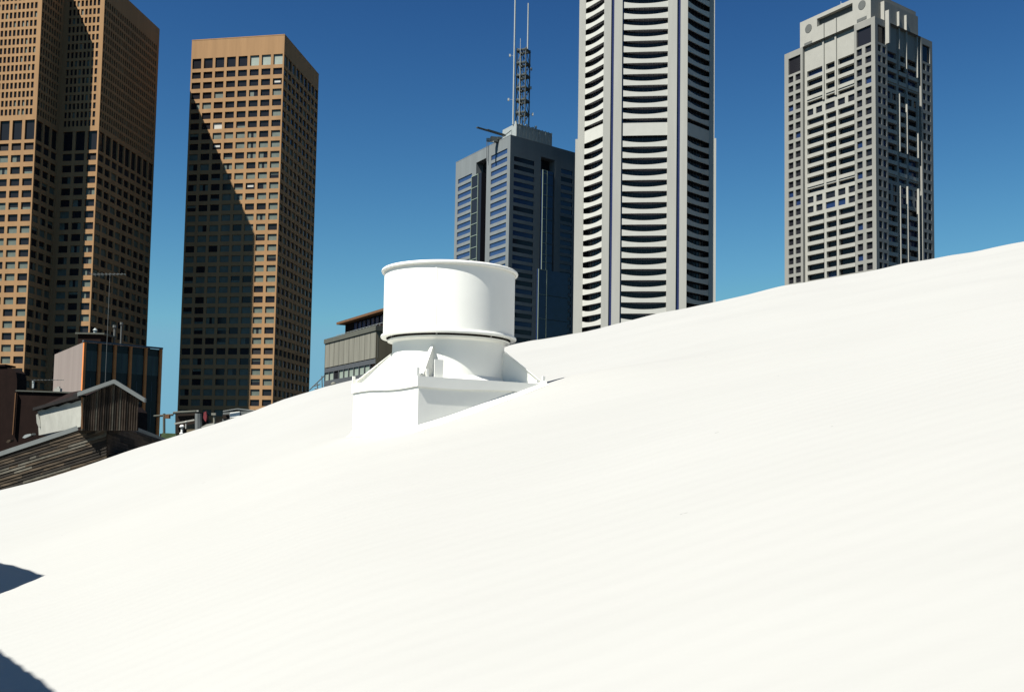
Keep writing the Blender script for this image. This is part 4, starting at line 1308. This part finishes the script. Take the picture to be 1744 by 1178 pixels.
# rubble and pipework at the left end of the white wall
for poly, th_, m_, lb in (([(61.5, 706), (64, 704.5), (66, 710), (68.5, 718), (69, 726), (66, 728), (62.5, 720)], .08, 'render_white', 'broken white slab leaning at the left end of the rendered wall'),
                        ([(38, 745), (42, 740.5), (47, 739), (52, 738.5), (53, 741), (48, 743.5), (42, 746)], .3, 'pale_steel', 'pale bundle lying on the dark roof by the flashing'),
                        ([(10, 753), (13, 749), (17, 748.5), (18, 751), (14, 754)], .2, 'board', 'small brown scrap lying on the dark roof at far left')):
    pts = [aty(x, y, Yg + 4.2) for x, y in poly]
    mb = MB(); mb.prism(pts, (.05, th_, .03)); c = sum(pts, Vector()) / len(pts); c.z = min(p.z for p in pts)
    o = mb.build('rubble', M[m_], origin=c); tag(o, lb, 'rubble')

# ------------------------------------------------------------------ cluttered flat roof between the house and the concrete block
Yd = 48.0
dt = thing('cluttered_flat_roof', aty(350, 760, Yd), 'low grey flat roofed building mostly hidden by the white roof, below the shadowed tower', 'building')
pxprism([(272, 738), (300, 739), (301, 733), (338, 726), (380, 712), (440, 700), (440, 900), (272, 900)], Yd + 2, 9, 'tar', 'wall', dt)
rl = thing('roof_railing', aty(300, 740, Yd), 'thin dark pipe railing with two posts left of the flat roof clutter', 'railing')
mb = MB(); a, b = aty(262, 708.5, Yd), aty(334, 700.5, Yd); mb.tube(a, aty(295, 706, Yd), .05); mb.tube(aty(295, 703, Yd), b, .06); mb.build('rail', M['parapet'], rl)
for x in (279.5, 338):
    mb = MB(); mb.tube(aty(x, 740, Yd), aty(x, 704, Yd), .06 if x < 300 else .16); mb.build('post', M['parapet'] if x < 300 else M['flash'], rl)
mb = MB(); mb.box(aty(285.5, 709, Yd), (.2, .2, .18)); mb.build('junction_box', M['rust_slab'], rl)
pn = thing('louvred_plant_box', aty(318, 738, Yd + .6), 'dark plant box with pale cross rails behind the pipe railing', 'roof plant')
pxprism([(298.5, 702), (334, 701), (334, 745), (298.5, 745)], Yd + .8, 2, 'gap', 'housing', pn)
mb = MB(); a, b = aty(297, 722.5, Yd + .6), aty(331, 716, Yd + .6); mb.obox(a, b - a, (0, .1, 0), (0, 0, .07))
a, b = aty(297, 702.5, Yd + .6), aty(338, 700.5, Yd + .6); mb.obox(a, b - a, (0, .1, 0), (0, 0, .06)); mb.build('rail', M['render_white'], pn)
def blob(px, py, Y, r, m_, label, name='pipe_cowl', cat='pipe cowl'):
    p = aty(px, py, Y); mb = MB()
    prof = [(0.0, -r), (r * .5, -r * .9), (r * .6, -.2 * r), (r, 0), (r * .9, r * .5), (r * .45, r * .9), (0, r)]
    mb.lathe((p.x, p.y, p.z), prof, 16); mb.tube((p.x, p.y, p.z - r * 4), (p.x, p.y, p.z - r * .8), r * .45)
    o = mb.build(name, M[m_], origin=p - Vector((0, 0, r * 4))); tag(o, label, cat, 'cowls on the flat roof')
blob(310, 727, Yd - .2, .11, 'paint', 'upper white round cowl in front of the dark plant box')
blob(309, 739, Yd - .5, .09, 'paint', 'lower small white cowl next to the edge of the white roof')
blob(317, 719, Yd - .2, .07, 'render_white', 'small pale cowl just under the upper cross rail')
pxprism([(318, 724), (336, 720), (336, 740), (318, 744)], Yd + .3, .8, 'panel_side', 'crate_box', None, 'brownish slatted box between the white cowls and the grey post', 'box')
pxprism([(322, 735), (336, 731.5), (336, 736), (322, 739)], Yd + .1, .3, 'dark_wall', 'timber_plank', None, 'dark brown plank in front of the slatted box on the flat roof', 'plank')
pxprism([(347, 702), (351, 700), (352, 710), (350, 718), (346, 712)], Yd, .15, 'red', 'cloth_scrap', None, 'small faded red scrap right of the grey post', 'scrap')
pxprism([(342, 727), (352, 722), (364, 720), (366, 724), (352, 732)], Yd - .3, .8, 'render_white', 'stone_slab', None, 'pale slab lying against the edge of the white roof', 'slab')
mb = MB(); p = aty(364.5, 705, Yd); mb.tube(p, aty(365, 724, Yd), .05); mb.box(p, (.2, .2, .1)); o = mb.build('short_post', M['panel'], origin=aty(365, 724, Yd)); tag(o, 'short brownish post left of the cooling unit', 'post')
ac = thing('cooling_unit', aty(405, 712, Yd + 1), 'grey roof cooling unit with a bright white box in its middle', 'cooling unit')
pxprism([(380, 702), (432, 699), (440, 720), (378, 722)], Yd + 1, 1.6, 'flash', 'casing', ac)
pxprism([(391.5, 702.5), (408, 700.2), (408, 709), (391.5, 711.5)], Yd + .9, .09, 'paint', 'panel', ac)
pxprism([(379, 706), (389, 705), (389, 712), (379, 713)], Yd + .92, .07, 'gap', 'grille', ac)
mb = MB(); mb.tube(aty(380, 700.5, Yd + .8), aty(404, 696.5, Yd + .8), .035); mb.tube(aty(404, 696.5, Yd + .8), aty(434, 699.5, Yd + .8), .035); mb.build('pipe', M['flash'], ac)
pxprism([(276, 737), (300, 738), (300, 760), (270, 756)], Yd - .4, 1.2, 'green', 'planter_box', None, 'dull green trough at the foot of the pipe railing', 'trough')
# fine wires and struts beside the concrete block
mb = MB()
for a, b in (((527, 664), (552, 640)), ((532, 658), (545, 654)), ((540, 652), (541, 662)), ((536, 662), (554, 662)), ((548, 640), (549, 664))):
    mb.tube(aty(*a, 60), aty(*b, 60), .03, n=5)
o = mb.build('wire_frame', M['grey_louvre'], origin=aty(540, 668, 60)); tag(o, 'thin wire frame at the left foot of the concrete block', 'wire frame')
blob(568, 655, 60, .16, 'panel', 'small round cowl below the pale windows of the concrete block')
